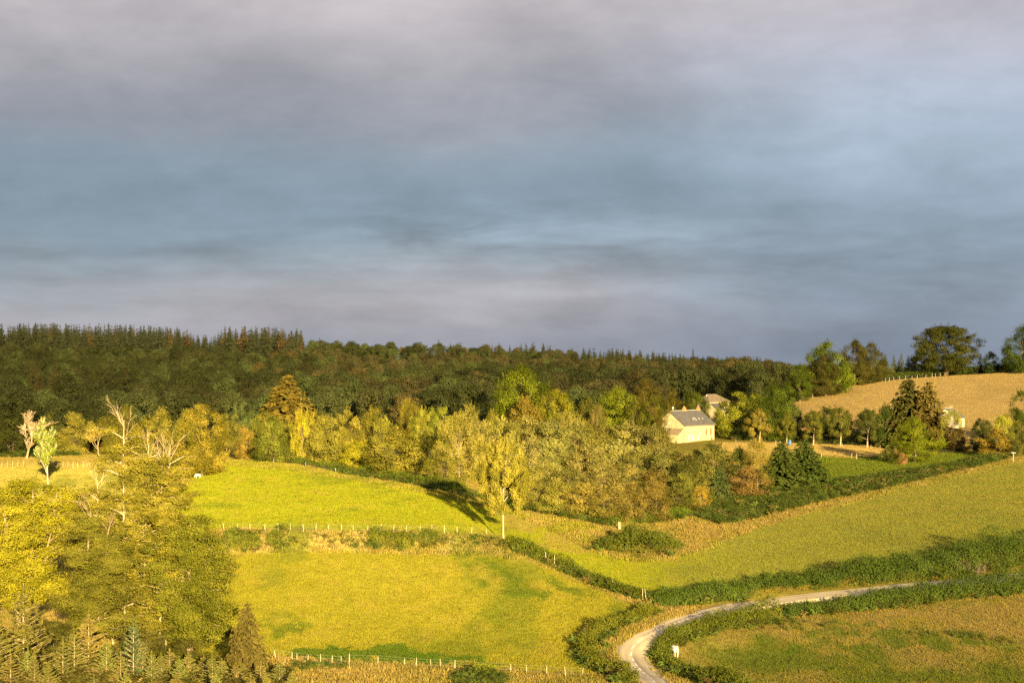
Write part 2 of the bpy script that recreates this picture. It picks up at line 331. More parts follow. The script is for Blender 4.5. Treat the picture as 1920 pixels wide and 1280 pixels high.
def ground_colour(x, y):
    """albedo of what grows at a spot: the sward of each field and its dry and lush patches"""
    fid = field_of(x, y); c = np.tile(ROUGH, (len(x), 1)).astype(float)
    for i, k in enumerate(FIELDS): c[fid == i] = FC[k]
    n1 = fbm(x / 9., y / 22., 3); n2 = fbm(x / 2.5, y / 5., 4); n3 = fbm(x / 40., y / 60., 8)
    def mixin(mask, col, amt): c[:] = c * (1 - (mask * amt)[:, None]) + np.asarray(col) * (mask * amt)[:, None]
    grassy = np.isin(fid, [0, 1, 2, 3]).astype(float)
    mixin(grassy, GREEN, sstep(.5, .72, n1) * .55); mixin(grassy, STRAW, sstep(.54, .74, 1 - n2) * .38)
    rf = (fid == 2).astype(float); mixin(rf, GREEN * .9, sstep(.5, .64, n1) * .5); mixin(rf, TAN, sstep(.48, .68, 1 - n1) * .55)
    hill = (fid == 6).astype(float); mixin(hill, (.26, .185, .07), sstep(.5, .7, n1) * .5); mixin(hill, (.36, .26, .11), sstep(.5, .75, n2) * .4)
    right = (fid == 0) * sstep(2, 40, x + (n1 - .5) * 20); mixin(right, (.192, .186, .042), right * .75)
    stripe = .5 + .5 * np.sin((y * .94 - x * .34) / 2.2 + 3 * n3); mixin(right, TAN, stripe * sstep(330, 400, y) * .22)
    soft = lambda P: inside(P, x + (n1 - .5) * 14, y + (n2 - .5) * 18).astype(float)
    for P in P_DRY: mixin(soft(P), TAN * 1.05, .6 * sstep(.3, .6, n2))
    for P in P_LUSH: mixin(soft(P), GREEN, .75 * sstep(.3, .6, n2))
    mixin(soft(P_DARKGREEN), (.06, .11, .012), .85)  # band of darker green grass low in the pasture
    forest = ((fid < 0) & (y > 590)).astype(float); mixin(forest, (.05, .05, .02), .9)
    bank = ((fid < 0) & (y > 312) & (y < 328) & (x < 0)).astype(float); mixin(bank, (.33, .25, .10), .6 * sstep(.4, .6, n2)); mixin(bank, GREEN, .6 * sstep(.5, .6, n1))
    verge = ((fid < 0) & (y > 330) & (y < 520)).astype(float); mixin(verge, TAN, .55 * sstep(.35, .6, n2))
    near = ((fid < 0) & (y < 300)).astype(float); mixin(near, TAN * 1.15, .75 * sstep(.3, .6, n1))
    return c * (.92 + .16 * vnoise(x / 1.1, y / 1.6, 21))[:, None], fid

def build_ground():
    xs = np.concatenate([-np.geomspace(5000, 260, 16), np.arange(-250, -150, 5.), np.arange(-150, 170, 1.5), np.arange(170, 260, 5.), np.geomspace(265, 5000, 16)])
    ys = np.concatenate([[-900, -600, -400, -300], np.arange(-240, 180, 12.), np.arange(184, 580, 1.6), np.arange(580, 800, 3.), np.arange(800, 1500, 12.), np.arange(1500, 3600, 80.), [4200, 5500, 8000, 12000]])
    X, Y = np.meshgrid(xs, ys); Z = terrain(X, Y)
    nx, ny = len(xs), len(ys); x, y = X.ravel(), Y.ravel()
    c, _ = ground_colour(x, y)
    V = np.c_[x, y, Z.ravel()]
    i = (np.arange(ny - 1)[:, None] * nx + np.arange(nx - 1)[None]).ravel()
    Q = np.stack([i, i + 1, i + nx + 1, i + nx], 1)
    fc = V[Q].mean(1); fid = field_of(fc[:, 0], fc[:, 1])
    m, nt, out = new_mat('sward'); L = nt.links.new; N = nt.nodes.new
    a = N('ShaderNodeAttribute'); a.attribute_name = 'col'
    tc = N('ShaderNodeTexCoord'); n = N('ShaderNodeTexNoise'); n.inputs['Scale'].default_value = 1.1; n.inputs['Detail'].default_value = 6; L(tc.outputs['Object'], n.inputs['Vector'])
    mr = N('ShaderNodeMapRange'); mr.inputs['To Min'].default_value = .6; mr.inputs['To Max'].default_value = 1.4; L(n.outputs[0], mr.inputs[0])
    vm = N('ShaderNodeVectorMath'); vm.operation = 'SCALE'; L(a.outputs['Color'], vm.inputs[0]); L(mr.outputs[0], vm.inputs['Scale'])
    b = N('ShaderNodeBsdfDiffuse'); L(vm.outputs[0], b.inputs[0])
    bp = N('ShaderNodeBump'); bp.inputs['Strength'].default_value = .8; bp.inputs['Distance'].default_value = .2; L(n.outputs[0], bp.inputs['Height']); L(bp.outputs[0], b.inputs['Normal'])
    L(b.outputs[0], out.inputs[0])
    LAB = {'ground': 'rough ground under the woods, banks and hedges', 'hay_meadow': 'mown yellow-green meadow running from the round tree to the right edge',
           'pasture': 'sunlit yellow pasture below the bank, left of the road bend', 'rough_field': 'tan and green rough field inside the road bend with the white cow',
           'paddock': 'bright pale paddock around the white birch', 'stubble_field': 'strip of golden stubble beside the stone house',
           'crop_field': 'bright green leafy crop field below the stubble', 'hill_field': 'dry brown grass field on the hill'}
    for k, nm in enumerate(['ground'] + list(FIELDS)):
        q = Q[fid == k - 1]
        if not len(q): continue
        u, inv = np.unique(q, return_inverse=True)
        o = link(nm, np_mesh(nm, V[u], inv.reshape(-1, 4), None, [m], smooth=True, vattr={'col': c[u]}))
        tag(o, LAB[nm], nm.replace('_', ' '), kind='structure')
build_ground()
# ------------------------------------------------------------------ the broken cloud between the low sun and the land
# (unseen behind the viewpoint, its thickness shaped for the wanted light: its open side lets the sun onto the left meadows, its thicker parts dim the right side and the forest)
def sunlight(px, y):
    """share of the sun that reaches the land, as the photograph shows it"""
    t = 1 - .27 * sstep(880, 1480, px) - .05 * sstep(1480, 1920, px)
    hs = sstep(1180, 1280, px) * (1 - sstep(1560, 1680, px)) * sstep(500, 540, y) * (1 - sstep(570, 620, y)); t = t + (.78 - t) * hs
    t = t * (1 - .16 * sstep(440, 520, y) * (1 - sstep(900, 1000, px)))
    fo = np.where(px < 1400, .40 + .10 * np.exp(-((px - 720) / 260.) ** 2), .74); k = sstep(545, 650, y) * (1 - hs); t = t * (1 - k) + np.minimum(fo + .20 * np.exp(-((y - 600) / 50.) ** 2), t) * k
    t = t * (1 - .55 * (1 - sstep(-60, 40, px)) * sstep(455, 520, y))
    t = t * (1 - .22 * (1 - sstep(236, 262, y)))
    t = t * (1 - .25 * (1 - sstep(222, 250, y)) * (1 - sstep(480, 600, px)))
    return np.clip(t, .05, 1)
def build_cloud():
    sig = .014; xs = np.concatenate([np.linspace(-1500, -420, 14), np.arange(-400, 401, 10.), np.linspace(420, 1500, 14)]); ys = np.concatenate([np.linspace(-600, 120, 10), np.arange(140, 760, 12.), np.arange(770, 1700, 40.), np.linspace(1760, 2600, 8)])
    X, Y = np.meshgrid(xs, ys); px = 960 + X / np.maximum(Y, 60) * F
    T = sunlight(np.clip(px, -400, 2300), np.clip(Y, 190, 1500)); T = np.clip(T * (1 + .16 * (fbm(X / 70., Y / 160., 61, 3) - .5)), .05, 1)
    edge = sstep(-1500, -1300, X) * (1 - sstep(1300, 1500, X)) * sstep(-600, -450, Y) * (1 - sstep(2400, 2600, Y))
    th = -np.log(T) * math.sin(se) / sig * edge; z = terrain(np.clip(X, -600, 600), np.clip(Y, 150, 1500)); d = (760 - z) / SUN_DIR.z
    P = np.stack([X + d * SUN_DIR.x, Y + d * SUN_DIR.y, np.full_like(X, 760.)], -1); ny, nx = X.shape
    top = P.copy(); bot = P.copy(); k = .35 + .3 * fbm(X / 40., Y / 40., 9, 2); top[..., 2] += th * (1 - k); bot[..., 2] -= th * k
    i = (np.arange(ny - 1)[:, None] * nx + np.arange(nx - 1)[None]).ravel(); Q = np.stack([i, i + 1, i + nx + 1, i + nx], 1); Q = Q[th.ravel()[Q].max(1) > .02]; n = nx * ny
    m, nt, out = new_mat('cloud_vapour'); v = nt.nodes.new('ShaderNodeVolumePrincipled'); v.inputs['Color'].default_value = (.92, .93, .95, 1); v.inputs['Density'].default_value = sig; v.inputs['Anisotropy'].default_value = .3
    nt.links.new(v.outputs[0], out.inputs['Volume'])
    V = np.concatenate([top.reshape(-1, 3), bot.reshape(-1, 3)]); q = np.concatenate([Q, Q[:, ::-1] + n]); u, inv = np.unique(q, return_inverse=True)
    o = link('cloud', np_mesh('cloud', V[u], inv.reshape(-1, 4), None, [m], smooth=True)); tag(o, 'thin unseen cloud shaped to dim the low sun over the fields and forest', 'cloud', kind='structure')
build_cloud()
# ------------------------------------------------------------------ road
ROAD_PX = [(1262,1330),(1245,1302),(1228,1283),(1212,1268),(1196,1254),(1185,1240),(1180,1226),(1185,1213),(1198,1202),(1216,1192),(1240,1181),(1268,1169),(1300,1158),(1345,1145),(1400,1134),(1460,1124),(1530,1116),(1610,1109),(1700,1100),(1800,1091),(1920,1079),(2060,1066)]
def smooth_path(pts, n):
    P = np.array(pts, float)
    for _ in range(3):
        q = P[:-1] * .75 + P[1:] * .25; r = P[:-1] * .25 + P[1:] * .75
        P = np.concatenate([P[:1], np.stack([q, r], 1).reshape(-1, P.shape[1]), P[-1:]])
    d = np.r_[0, np.cumsum(np.linalg.norm(np.diff(P, axis=0), axis=1))]
    s = np.linspace(0, d[-1], n); return np.stack([np.interp(s, d, P[:, k]) for k in range(P.shape[1])], 1), s
ROAD, ROAD_S = smooth_path([tuple(at(*p))[:2] for p in ROAD_PX], 420)
def normals2(P):
    d = np.gradient(P, axis=0); d /= np.linalg.norm(d, axis=1)[:, None]; return np.c_[d[:, 1], -d[:, 0]]
ROAD_N = normals2(ROAD)
HALF = 2.35
def build_road():
    off = np.concatenate([[-HALF - .5], np.linspace(-HALF, HALF, 14), [HALF + .5]])
    P = ROAD[:, None] + ROAD_N[:, None] * off[None, :, None]
    zc = terrain(ROAD[:, 0], ROAD[:, 1])
    Z = terrain(P[..., 0], P[..., 1]); Z = .35 * Z + .65 * zc[:, None] + .16
    Z[:, 0] -= .5; Z[:, -1] -= .5
    n, k = P.shape[:2]; V = np.concatenate([P, Z[..., None]], 2).reshape(-1, 3)
    i = (np.arange(n - 1)[:, None] * k + np.arange(k - 1)[None]).ravel(); Q = np.stack([i, i + k, i + k + 1, i + 1], 1)
    u = np.broadcast_to(off[None], (n, k)).ravel(); s = np.broadcast_to(ROAD_S[:, None], (n, k)).ravel()
    m, nt, out = new_mat('asphalt'); L = nt.links.new; N = nt.nodes.new
    trk = N('ShaderNodeAttribute'); trk.attribute_name = 'track'; au = N('ShaderNodeAttribute'); au.attribute_name = 'across'; al = N('ShaderNodeAttribute'); al.attribute_name = 'along'
    cb = N('ShaderNodeCombineXYZ'); L(au.outputs['Fac'], cb.inputs[0]); L(mk_math(nt, 'MULTIPLY', al.outputs['Fac'], .16), cb.inputs[1])
    n1 = N('ShaderNodeTexNoise'); n1.inputs['Scale'].default_value = 1.3; n1.inputs['Detail'].default_value = 5; L(cb.outputs[0], n1.inputs['Vector'])
    r = N('ShaderNodeValToRGB'); r.color_ramp.elements[0].color = (.38, .30, .20, 1); r.color_ramp.elements[1].color = (.52, .42, .285, 1)
    r.color_ramp.elements[0].position = .32; r.color_ramp.elements[1].position = .6; L(n1.outputs[0], r.inputs[0])
    at_ = N('ShaderNodeAttribute'); at_.attribute_name = 'tar'
    n2 = N('ShaderNodeTexNoise'); n2.inputs['Scale'].default_value = 2.6; n2.inputs['Detail'].default_value = 4; L(cb.outputs[0], n2.inputs['Vector'])
    tar = mk_math(nt, 'MULTIPLY', at_.outputs['Fac'], mk_math(nt, 'ADD', n2.outputs[0], .35), True)
    mx = N('ShaderNodeMix'); mx.data_type = 'RGBA'; L(tar, mx.inputs[0]); L(r.outputs[0], mx.inputs[6]); mx.inputs[7].default_value = (.12, .11, .105, 1)
    b = N('ShaderNodeBsdfPrincipled'); b.inputs['Roughness'].default_value = .75; b.inputs['Specular IOR Level'].default_value = .25
    bp = N('ShaderNodeBump'); bp.inputs['Strength'].default_value = .5; bp.inputs['Distance'].default_value = .03
    n3 = N('ShaderNodeTexNoise'); n3.inputs['Scale'].default_value = 14; L(cb.outputs[0], n3.inputs['Vector']); L(n3.outputs[0], bp.inputs['Height']); L(bp.outputs[0], b.inputs['Normal'])
    vs = N('ShaderNodeVectorMath'); vs.operation = 'SCALE'; L(mx.outputs[2], vs.inputs[0]); L(trk.outputs['Fac'], vs.inputs['Scale']); L(vs.outputs[0], b.inputs['Base Color']); L(b.outputs[0], out.inputs[0])
    # resurfacing tar along the outer lane of the bend and beside the centre line further down
    sb = ROAD_S[np.argmin(np.abs(ROAD - np.array(tuple(at(1180, 1226))[:2])).sum(1))]
    side = -1 if (ROAD_N[np.searchsorted(ROAD_S, sb)][0] > 0) else 1
    tar_a = np.exp(-((u - side * 1.55) / .42) ** 2) * np.exp(-((s - sb + 1) / 5.5) ** 2)
    tar_b = np.exp(-((u + side * .42) / .35) ** 2) * sstep(sb - 22, sb - 8, s) * (1 - sstep(sb - 3, sb + 4, s)) * .8
    tar_c = np.exp(-((u - side * .55) / .2) ** 2) * np.exp(-((s - sb - 24) / 10) ** 2) * .6
    road = link('road', np_mesh('road', V, Q, None, [m], smooth=True, vattr={'track': 1 - .26 * np.exp(-((np.abs(np.abs(u) - 1.25) - .55) / .22) ** 2) * (.5 + fbm(s / 5., u, 12)) - .2 * np.exp(-((np.abs(u) - HALF) / .35) ** 2), 'across': u, 'along': s, 'tar': np.clip(tar_a + tar_b + tar_c, 0, 1)}))
    tag(road, 'pale winding country lane with a dashed white centre line', 'road', kind='structure')
    paint = plain_mat('road_paint', (.62, .60, .55), (.78, .76, .70), 3.)
    zt = Z[:, 7] * .5 + Z[:, 8] * .5 + .02
    s0 = 0.8; k = 0
    while s0 < ROAD_S[-1] - 3:
        ln = 1.7; near = abs(s0 - sb) < 34
        if near:
            ss = np.linspace(s0, s0 + ln, 5); c = np.stack([np.interp(ss, ROAD_S, ROAD[:, j]) for j in (0, 1)], 1); nn = np.stack([np.interp(ss, ROAD_S, ROAD_N[:, j]) for j in (0, 1)], 1)
            c = c + nn * side * -.12
            zz = np.interp(ss, ROAD_S, zt); a = c - nn * .085; bq = c + nn * .085
            V2 = np.concatenate([np.c_[a, zz], np.c_[bq, zz]]); Q2 = [(j, j + 1, j + 6, j + 5) for j in range(4)]
            link('marking', np_mesh('marking', V2, Q2, None, [paint]), road); k += 1
        s0 += ln + 1.15
build_road()
def road_dist(x, y):
    d = np.full(len(x), 1e9)
    for p in ROAD[::3]: d = np.minimum(d, (x - p[0]) ** 2 + (y - p[1]) ** 2)
    return np.sqrt(d)

# ------------------------------------------------------------------ grass and bracken (what nobody could count)
def inst_foliage_mat(name, lo, hi, transl):
    m, nt, out = new_mat(name); L = nt.links.new; N = nt.nodes.new
    ai = N('ShaderNodeAttribute'); ai.attribute_type = 'INSTANCER'; ai.attribute_name = 'col'
    at_ = N('ShaderNodeAttribute'); at_.attribute_name = 'v'
    mr = N('ShaderNodeMapRange'); mr.inputs['To Min'].default_value = lo; mr.inputs['To Max'].default_value = hi; L(at_.outputs['Fac'], mr.inputs[0])
    vm = N('ShaderNodeVectorMath'); vm.operation = 'SCALE'; L(ai.outputs['Color'], vm.inputs[0]); L(mr.outputs[0], vm.inputs['Scale'])
    d = N('ShaderNodeBsdfDiffuse'); t = N('ShaderNodeBsdfTranslucent'); mx = N('ShaderNodeMixShader'); mx.inputs[0].default_value = transl
    L(vm.outputs[0], d.inputs[0]); L(vm.outputs[0], t.inputs[0]); L(d.outputs[0], mx.inputs[1]); L(t.outputs[0], mx.inputs[2]); L(mx.outputs[0], out.inputs[0]); return m
M_GRASS = inst_foliage_mat('grass_blade', .8, 1.22, .35); M_FROND = inst_foliage_mat('frond', .5, 1.5, .25)

def tuft(seed, blades=26, h=.24, spread=.48, w=.03):
    rng = np.random.default_rng(seed); g = Geo()
    for i in range(blades):
        a = rng.uniform(0, 6.283); r = spread * math.sqrt(rng.random()); p = np.array([r * math.cos(a), r * math.sin(a), -.03])
        b = rng.uniform(0, 6.283); hh = h * rng.uniform(.6, 1.2); lean = rng.uniform(.1, .5) * hh
        d = np.array([math.cos(b), math.sin(b), 0]); t = np.array([-d[1], d[0], 0]); ww = w * rng.uniform(.7, 1.3)
        g.add([p - t * ww, p + t * ww, p + d * lean * .4 + [0, 0, hh * .6] + t * ww * .6, p + d * lean * .4 + [0, 0, hh * .6] - t * ww * .6, p + d * lean + [0, 0, hh]],
              [(0, 1, 2, 3)], [(3, 2, 4)], rng.random())
    return g.mesh('tuft', M_GRASS)
def fern(seed, n=9, h=.95, R=.75):
    rng = np.random.default_rng(seed); g = Geo()
    for i in range(n):
        a = i / n * 6.283 + rng.uniform(-.4, .4); d = np.array([math.cos(a), math.sin(a), 0]); t = np.array([-d[1], d[0], 0]); v0 = rng.random()
        hh = h * rng.uniform(.7, 1.15); rr = R * rng.uniform(.6, 1.15)
        for u in np.linspace(.25, 1, 6):
            c = d * rr * u ** 1.3 + np.array([0, 0, hh * (math.sin(u * 1.9))]); wv = .30 * (1.15 - u) + .05
            for sgn in (-1, 1):
                tip = c + t * sgn * wv + d * .08 + np.array([0, 0, -.10 * wv / .3 + rng.uniform(-.05, .05)])
                g.add([c - d * .05, tip, c + d * .11 + [0, 0, -.02]], None, [(0, 1, 2)], np.clip(v0 * .5 + rng.random() * .5, 0, 1))
    return g.mesh('fern', M_FROND)
def hidden_collection(name, meshes):
    c = bpy.data.collections.new(name)
    for i, me in enumerate(meshes):
        c.objects.link(bpy.data.objects.new(me.name, me))
    return c
C_TUFT = hidden_collection('tufts', [tuft(1), tuft(2), tuft(3, 22, .28), tuft(4, 24, .2, .5)])
C_FERN = hidden_collection('ferns', [fern(1), fern(2, 8, .8), fern(3, 10, 1.05), fern(4, 7, .9, .9)])
def scatter_group(name, coll):
    ng = bpy.data.node_groups.new(name, 'GeometryNodeTree'); ng.is_modifier = True
    ng.interface.new_socket('Geometry', in_out='INPUT', socket_type='NodeSocketGeometry'); ng.interface.new_socket('Geometry', in_out='OUTPUT', socket_type='NodeSocketGeometry')
    N = ng.nodes.new; L = ng.links.new; gi = N('NodeGroupInput'); go = N('NodeGroupOutput')
    ci = N('GeometryNodeCollectionInfo'); ci.inputs[0].default_value = coll; ci.inputs['Separate Children'].default_value = True; ci.inputs['Reset Children'].default_value = True
    io = N('GeometryNodeInstanceOnPoints'); L(gi.outputs[0], io.inputs['Points']); L(ci.outputs[0], io.inputs['Instance']); io.inputs['Pick Instance'].default_value = True
    def named(n, t):
        a = N('GeometryNodeInputNamedAttribute'); a.data_type = t; a.inputs[0].default_value = n; return a.outputs[0]
    L(named('rot', 'FLOAT_VECTOR'), io.inputs['Rotation']); L(named('scl', 'FLOAT'), io.inputs['Scale']); L(io.outputs[0], go.inputs[0]); return ng
G_TUFT = scatter_group('scatter_tufts', C_TUFT); G_FERN = scatter_group('scatter_ferns', C_FERN)
def scatter(name, x, y, z, col, scl, group, label, cat, seed=0, tilt=.15):
    rng = np.random.default_rng(seed); n = len(x)
    me = bpy.data.meshes.new(name); me.vertices.add(n); me.vertices.foreach_set('co', np.c_[x, y, z].astype(np.float32).ravel())
    a = me.attributes.new('col', 'FLOAT_COLOR', 'POINT'); a.data.foreach_set('color', np.c_[col, np.ones(n)].astype(np.float32).ravel())
    a = me.attributes.new('scl', 'FLOAT', 'POINT'); a.data.foreach_set('value', np.asarray(scl, np.float32))
    rot = np.c_[rng.normal(0, tilt, n), rng.normal(0, tilt, n), rng.uniform(0, 6.283, n)].astype(np.float32)
    a = me.attributes.new('rot', 'FLOAT_VECTOR', 'POINT'); a.data.foreach_set('vector', rot.ravel())
    o = link(name, me); md = o.modifiers.new('scatter', 'NODES'); md.node_group = group
    tag(o, label, cat, kind='stuff'); return o
def pts_in(P, dens, rng, pad=0):
    x0, y0 = P.min(0); x1, y1 = P.max(0); n = int((x1 - x0) * (y1 - y0) * dens)
    x = rng.uniform(x0, x1, n); y = rng.uniform(y0, y1, n); k = inside(P, x, y); return x[k], y[k]
def in_frame(x, y, m=60):
    px = 960 + x / np.maximum(y, 1) * F; return (px > -m) & (px < 1920 + m)
GRASS = {'hay_meadow': (4.5, .7, 'short yellow-green grass of the mown meadow'), 'pasture': (4.5, .8, 'sunlit yellow grass of the pasture left of the bend'),
         'rough_field': (4.0, .9, 'tan and green tussocky grass round the white cow'), 'paddock': (3.2, .8, 'bright straw grass around the white birch'),
         'stubble_field': (3.5, .65, 'golden stubble beside the stone house'), 'hill_field': (3.2, .55, 'dry brown grass covering the hill'), 'crop_field': (2.0, 1.5, 'leafy green crop below the stubble')}
def build_grass():
    rng = np.random.default_rng(5)
    for i, (k, (dens, sc, lab)) in enumerate(GRASS.items()):
        x, y = pts_in(POLY[k], dens, rng); ok = in_frame(x, y) & (road_dist(x, y) > HALF + .5); x, y = x[ok], y[ok]
        c, _ = ground_colour(x, y); c = c * rng.uniform(.93, 1.08, len(x))[:, None]
        scatter('grass', x, y, terrain(x, y), c, sc * rng.uniform(.65, 1.3, len(x)), G_TUFT, lab, 'grass', 50 + i)
    # rough sward wherever else the near ground shows
    x = rng.uniform(-90, 140, 130000); y = rng.uniform(196, 520, 130000); ok = in_frame(x, y, 30); x, y = x[ok], y[ok]
    ok = (field_of(x, y) < 0) & (road_dist(x, y) > HALF + .4); x, y = x[ok], y[ok]; c, _ = ground_colour(x, y)
    scatter('grass', x, y, terrain(x, y), c * rng.uniform(.85, 1.2, len(x))[:, None], rng.uniform(.8, 1.7, len(x)), G_TUFT, 'rough grass between the fields, hedges and trees', 'grass', 69)
    # long dry grass of the banks, verges and corners
    Pn = [poly(p, 8) for p in ([(400,994),(600,996),(800,999),(930,1006),(960,1030),(960,1046),(850,1040),(560,1036),(400,1038)],
                            [(960,960),(1150,990),(1165,1000),(1300,965),(1330,960),(1480,962),(1300,1040),(1210,1055),(1150,1050)],
                            [(500,1236),(700,1246),(960,1262),(1140,1268),(1180,1320),(480,1320)],
                            [(1330,956),(1500,915),(1700,885),(1860,858),(1930,862),(1700,918),(1500,968)],
                            [(0,846),(130,850),(250,858),(330,870),(340,900),(240,882),(0,876)], [(430,862),(620,876),(800,905),(930,940),(960,962),(800,925),(600,890),(430,872)])]
    X = []; Y = []
    for P in Pn:
        x, y = pts_in(P, 2.6, rng); X.append(x); Y.append(y)
    n2 = 6.5
    for a, b in ((-HALF - 1.6, -HALF + .25), (HALF - .25, HALF + 1.6)):
        i = rng.integers(0, 200, 800); o = rng.uniform(a, b, 800); X.append(ROAD[i, 0] + ROAD_N[i, 0] * o); Y.append(ROAD[i, 1] + ROAD_N[i, 1] * o)
    x = np.concatenate(X); y = np.concatenate(Y); rd = road_dist(x, y); ok = rd > HALF - .1 - .5 * (fbm(x / 1.5, y / 1.5, 15) - .4); x, y = x[ok], y[ok]
    c, _ = ground_colour(x, y); t = sstep(.35, .65, fbm(x / 4., y / 6., 77))[:, None]
    c = (c * .5 + (TAN * 1.1) * .5 * t + np.array((.17, .15, .03)) * .5 * (1 - t)) * rng.uniform(.8, 1.25, len(x))[:, None]
    scatter('grass', x, y, terrain(x, y), c, rng.uniform(1.1, 2.3, len(x)), G_TUFT, 'long dry grass on the banks, verges and field corners', 'grass', 70)
build_grass()

BR_G = np.array((.076, .112, .024)); BR_D = np.array((.034, .060, .010)); BR_Y = np.array((.10, .115, .02)); BR_T = np.array((.20, .145, .050))
def build_bracken():
    rng = np.random.default_rng(8)
    areas = [  # outline, density, scale, tan share, label
        ([(1300,970),(1330,945),(1440,915),(1540,908),(1640,893),(1760,876),(1860,855),(1895,862),(1760,895),(1640,922),(1530,945),(1420,975),(1350,985)], 1.3, 1.15, .10, 'green bracken covering the bank above the mown meadow'),
        ([(590,873),(700,888),(800,905),(900,930),(1000,940),(1100,960),(1160,975),(1150,990),(1040,968),(960,952),(860,930),(760,908),(640,890)], 1.3, 1.0, .08, 'fresh green bracken along the foot of the thicket'),
        ([(-40,842),(60,840),(140,846),(150,856),(60,860),(-40,858)], 1.2, 1.1, .1, 'green bracken behind the paddock fence'),
        ([(420,1001),(520,1002),(560,1004),(620,1004),(700,1001),(780,1004),(850,1006),(920,1010),(960,1024),(950,1040),(860,1024),(780,1034),(700,1028),(560,1030),(420,1028)], .8, .85, .3, 'bramble and bracken on the bank below the post fence'),
        ([(1590,722),(1700,708),(1800,701),(1960,692),(1960,688),(1780,694),(1640,704),(1580,716)], .9, 1.6, 0, 'dark green undergrowth behind the hilltop fence'),
        ([(845,1266),(920,1264),(950,1272),(960,1300),(850,1300)], 1.3, .9, .05, 'bright green ferns below the roadside pasture fence'),
        ([(530,1243),(640,1246),(660,1256),(560,1260)], 1.6, .7, .0, 'low green bramble strip along the bottom fence'),
        ([(1380,1166),(1440,1168),(1560,1166),(1600,1172),(1500,1182),(1400,1182)], .5, .7, .05, 'scattered green weeds below the end of the roadside hedge'),
        ([(-60,1330),(560,1330),(540,1262),(420,1252),(250,1235),(100,1225),(-60,1220)], 1.0, 1.25, .2, 'olive undergrowth between the young spruces'),
        ([(1720,1180),(1860,1190),(1930,1200),(1900,1206),(1780,1196),(1700,1190)], .6, .7, .05, 'patch of green weeds in the tan field'),
    ]
    for i, (pg, dens, sc, tan, lab) in enumerate(areas):
        P = poly(pg, 6); x, y = pts_in(P, dens, rng)
        q = fbm(x / 5., y / 8., 90 + i); ok = rng.random(len(x)) < np.clip(.35 + 1.3 * q, 0, 1); x, y, q = x[ok], y[ok], q[ok]
        n = fbm(x / 3., y / 4., 40 + i)
        c = BR_G * (1 - n[:, None]) * 1.2 + BR_Y * n[:, None] * .9
        if 'olive' in lab: c = np.array((.11, .10, .022)) * (.7 + .6 * n[:, None])
        t = rng.random(len(x)) < tan * sstep(.4, .65, q) * 2; c[t] = BR_T; c *= rng.uniform(.7, 1.3, len(x))[:, None]
        scatter('bracken', x, y, terrain(x, y) - .05, c, sc * rng.uniform(.7, 1.3, len(x)), G_FERN, lab, 'bracken', 200 + i, .2)
build_bracken()
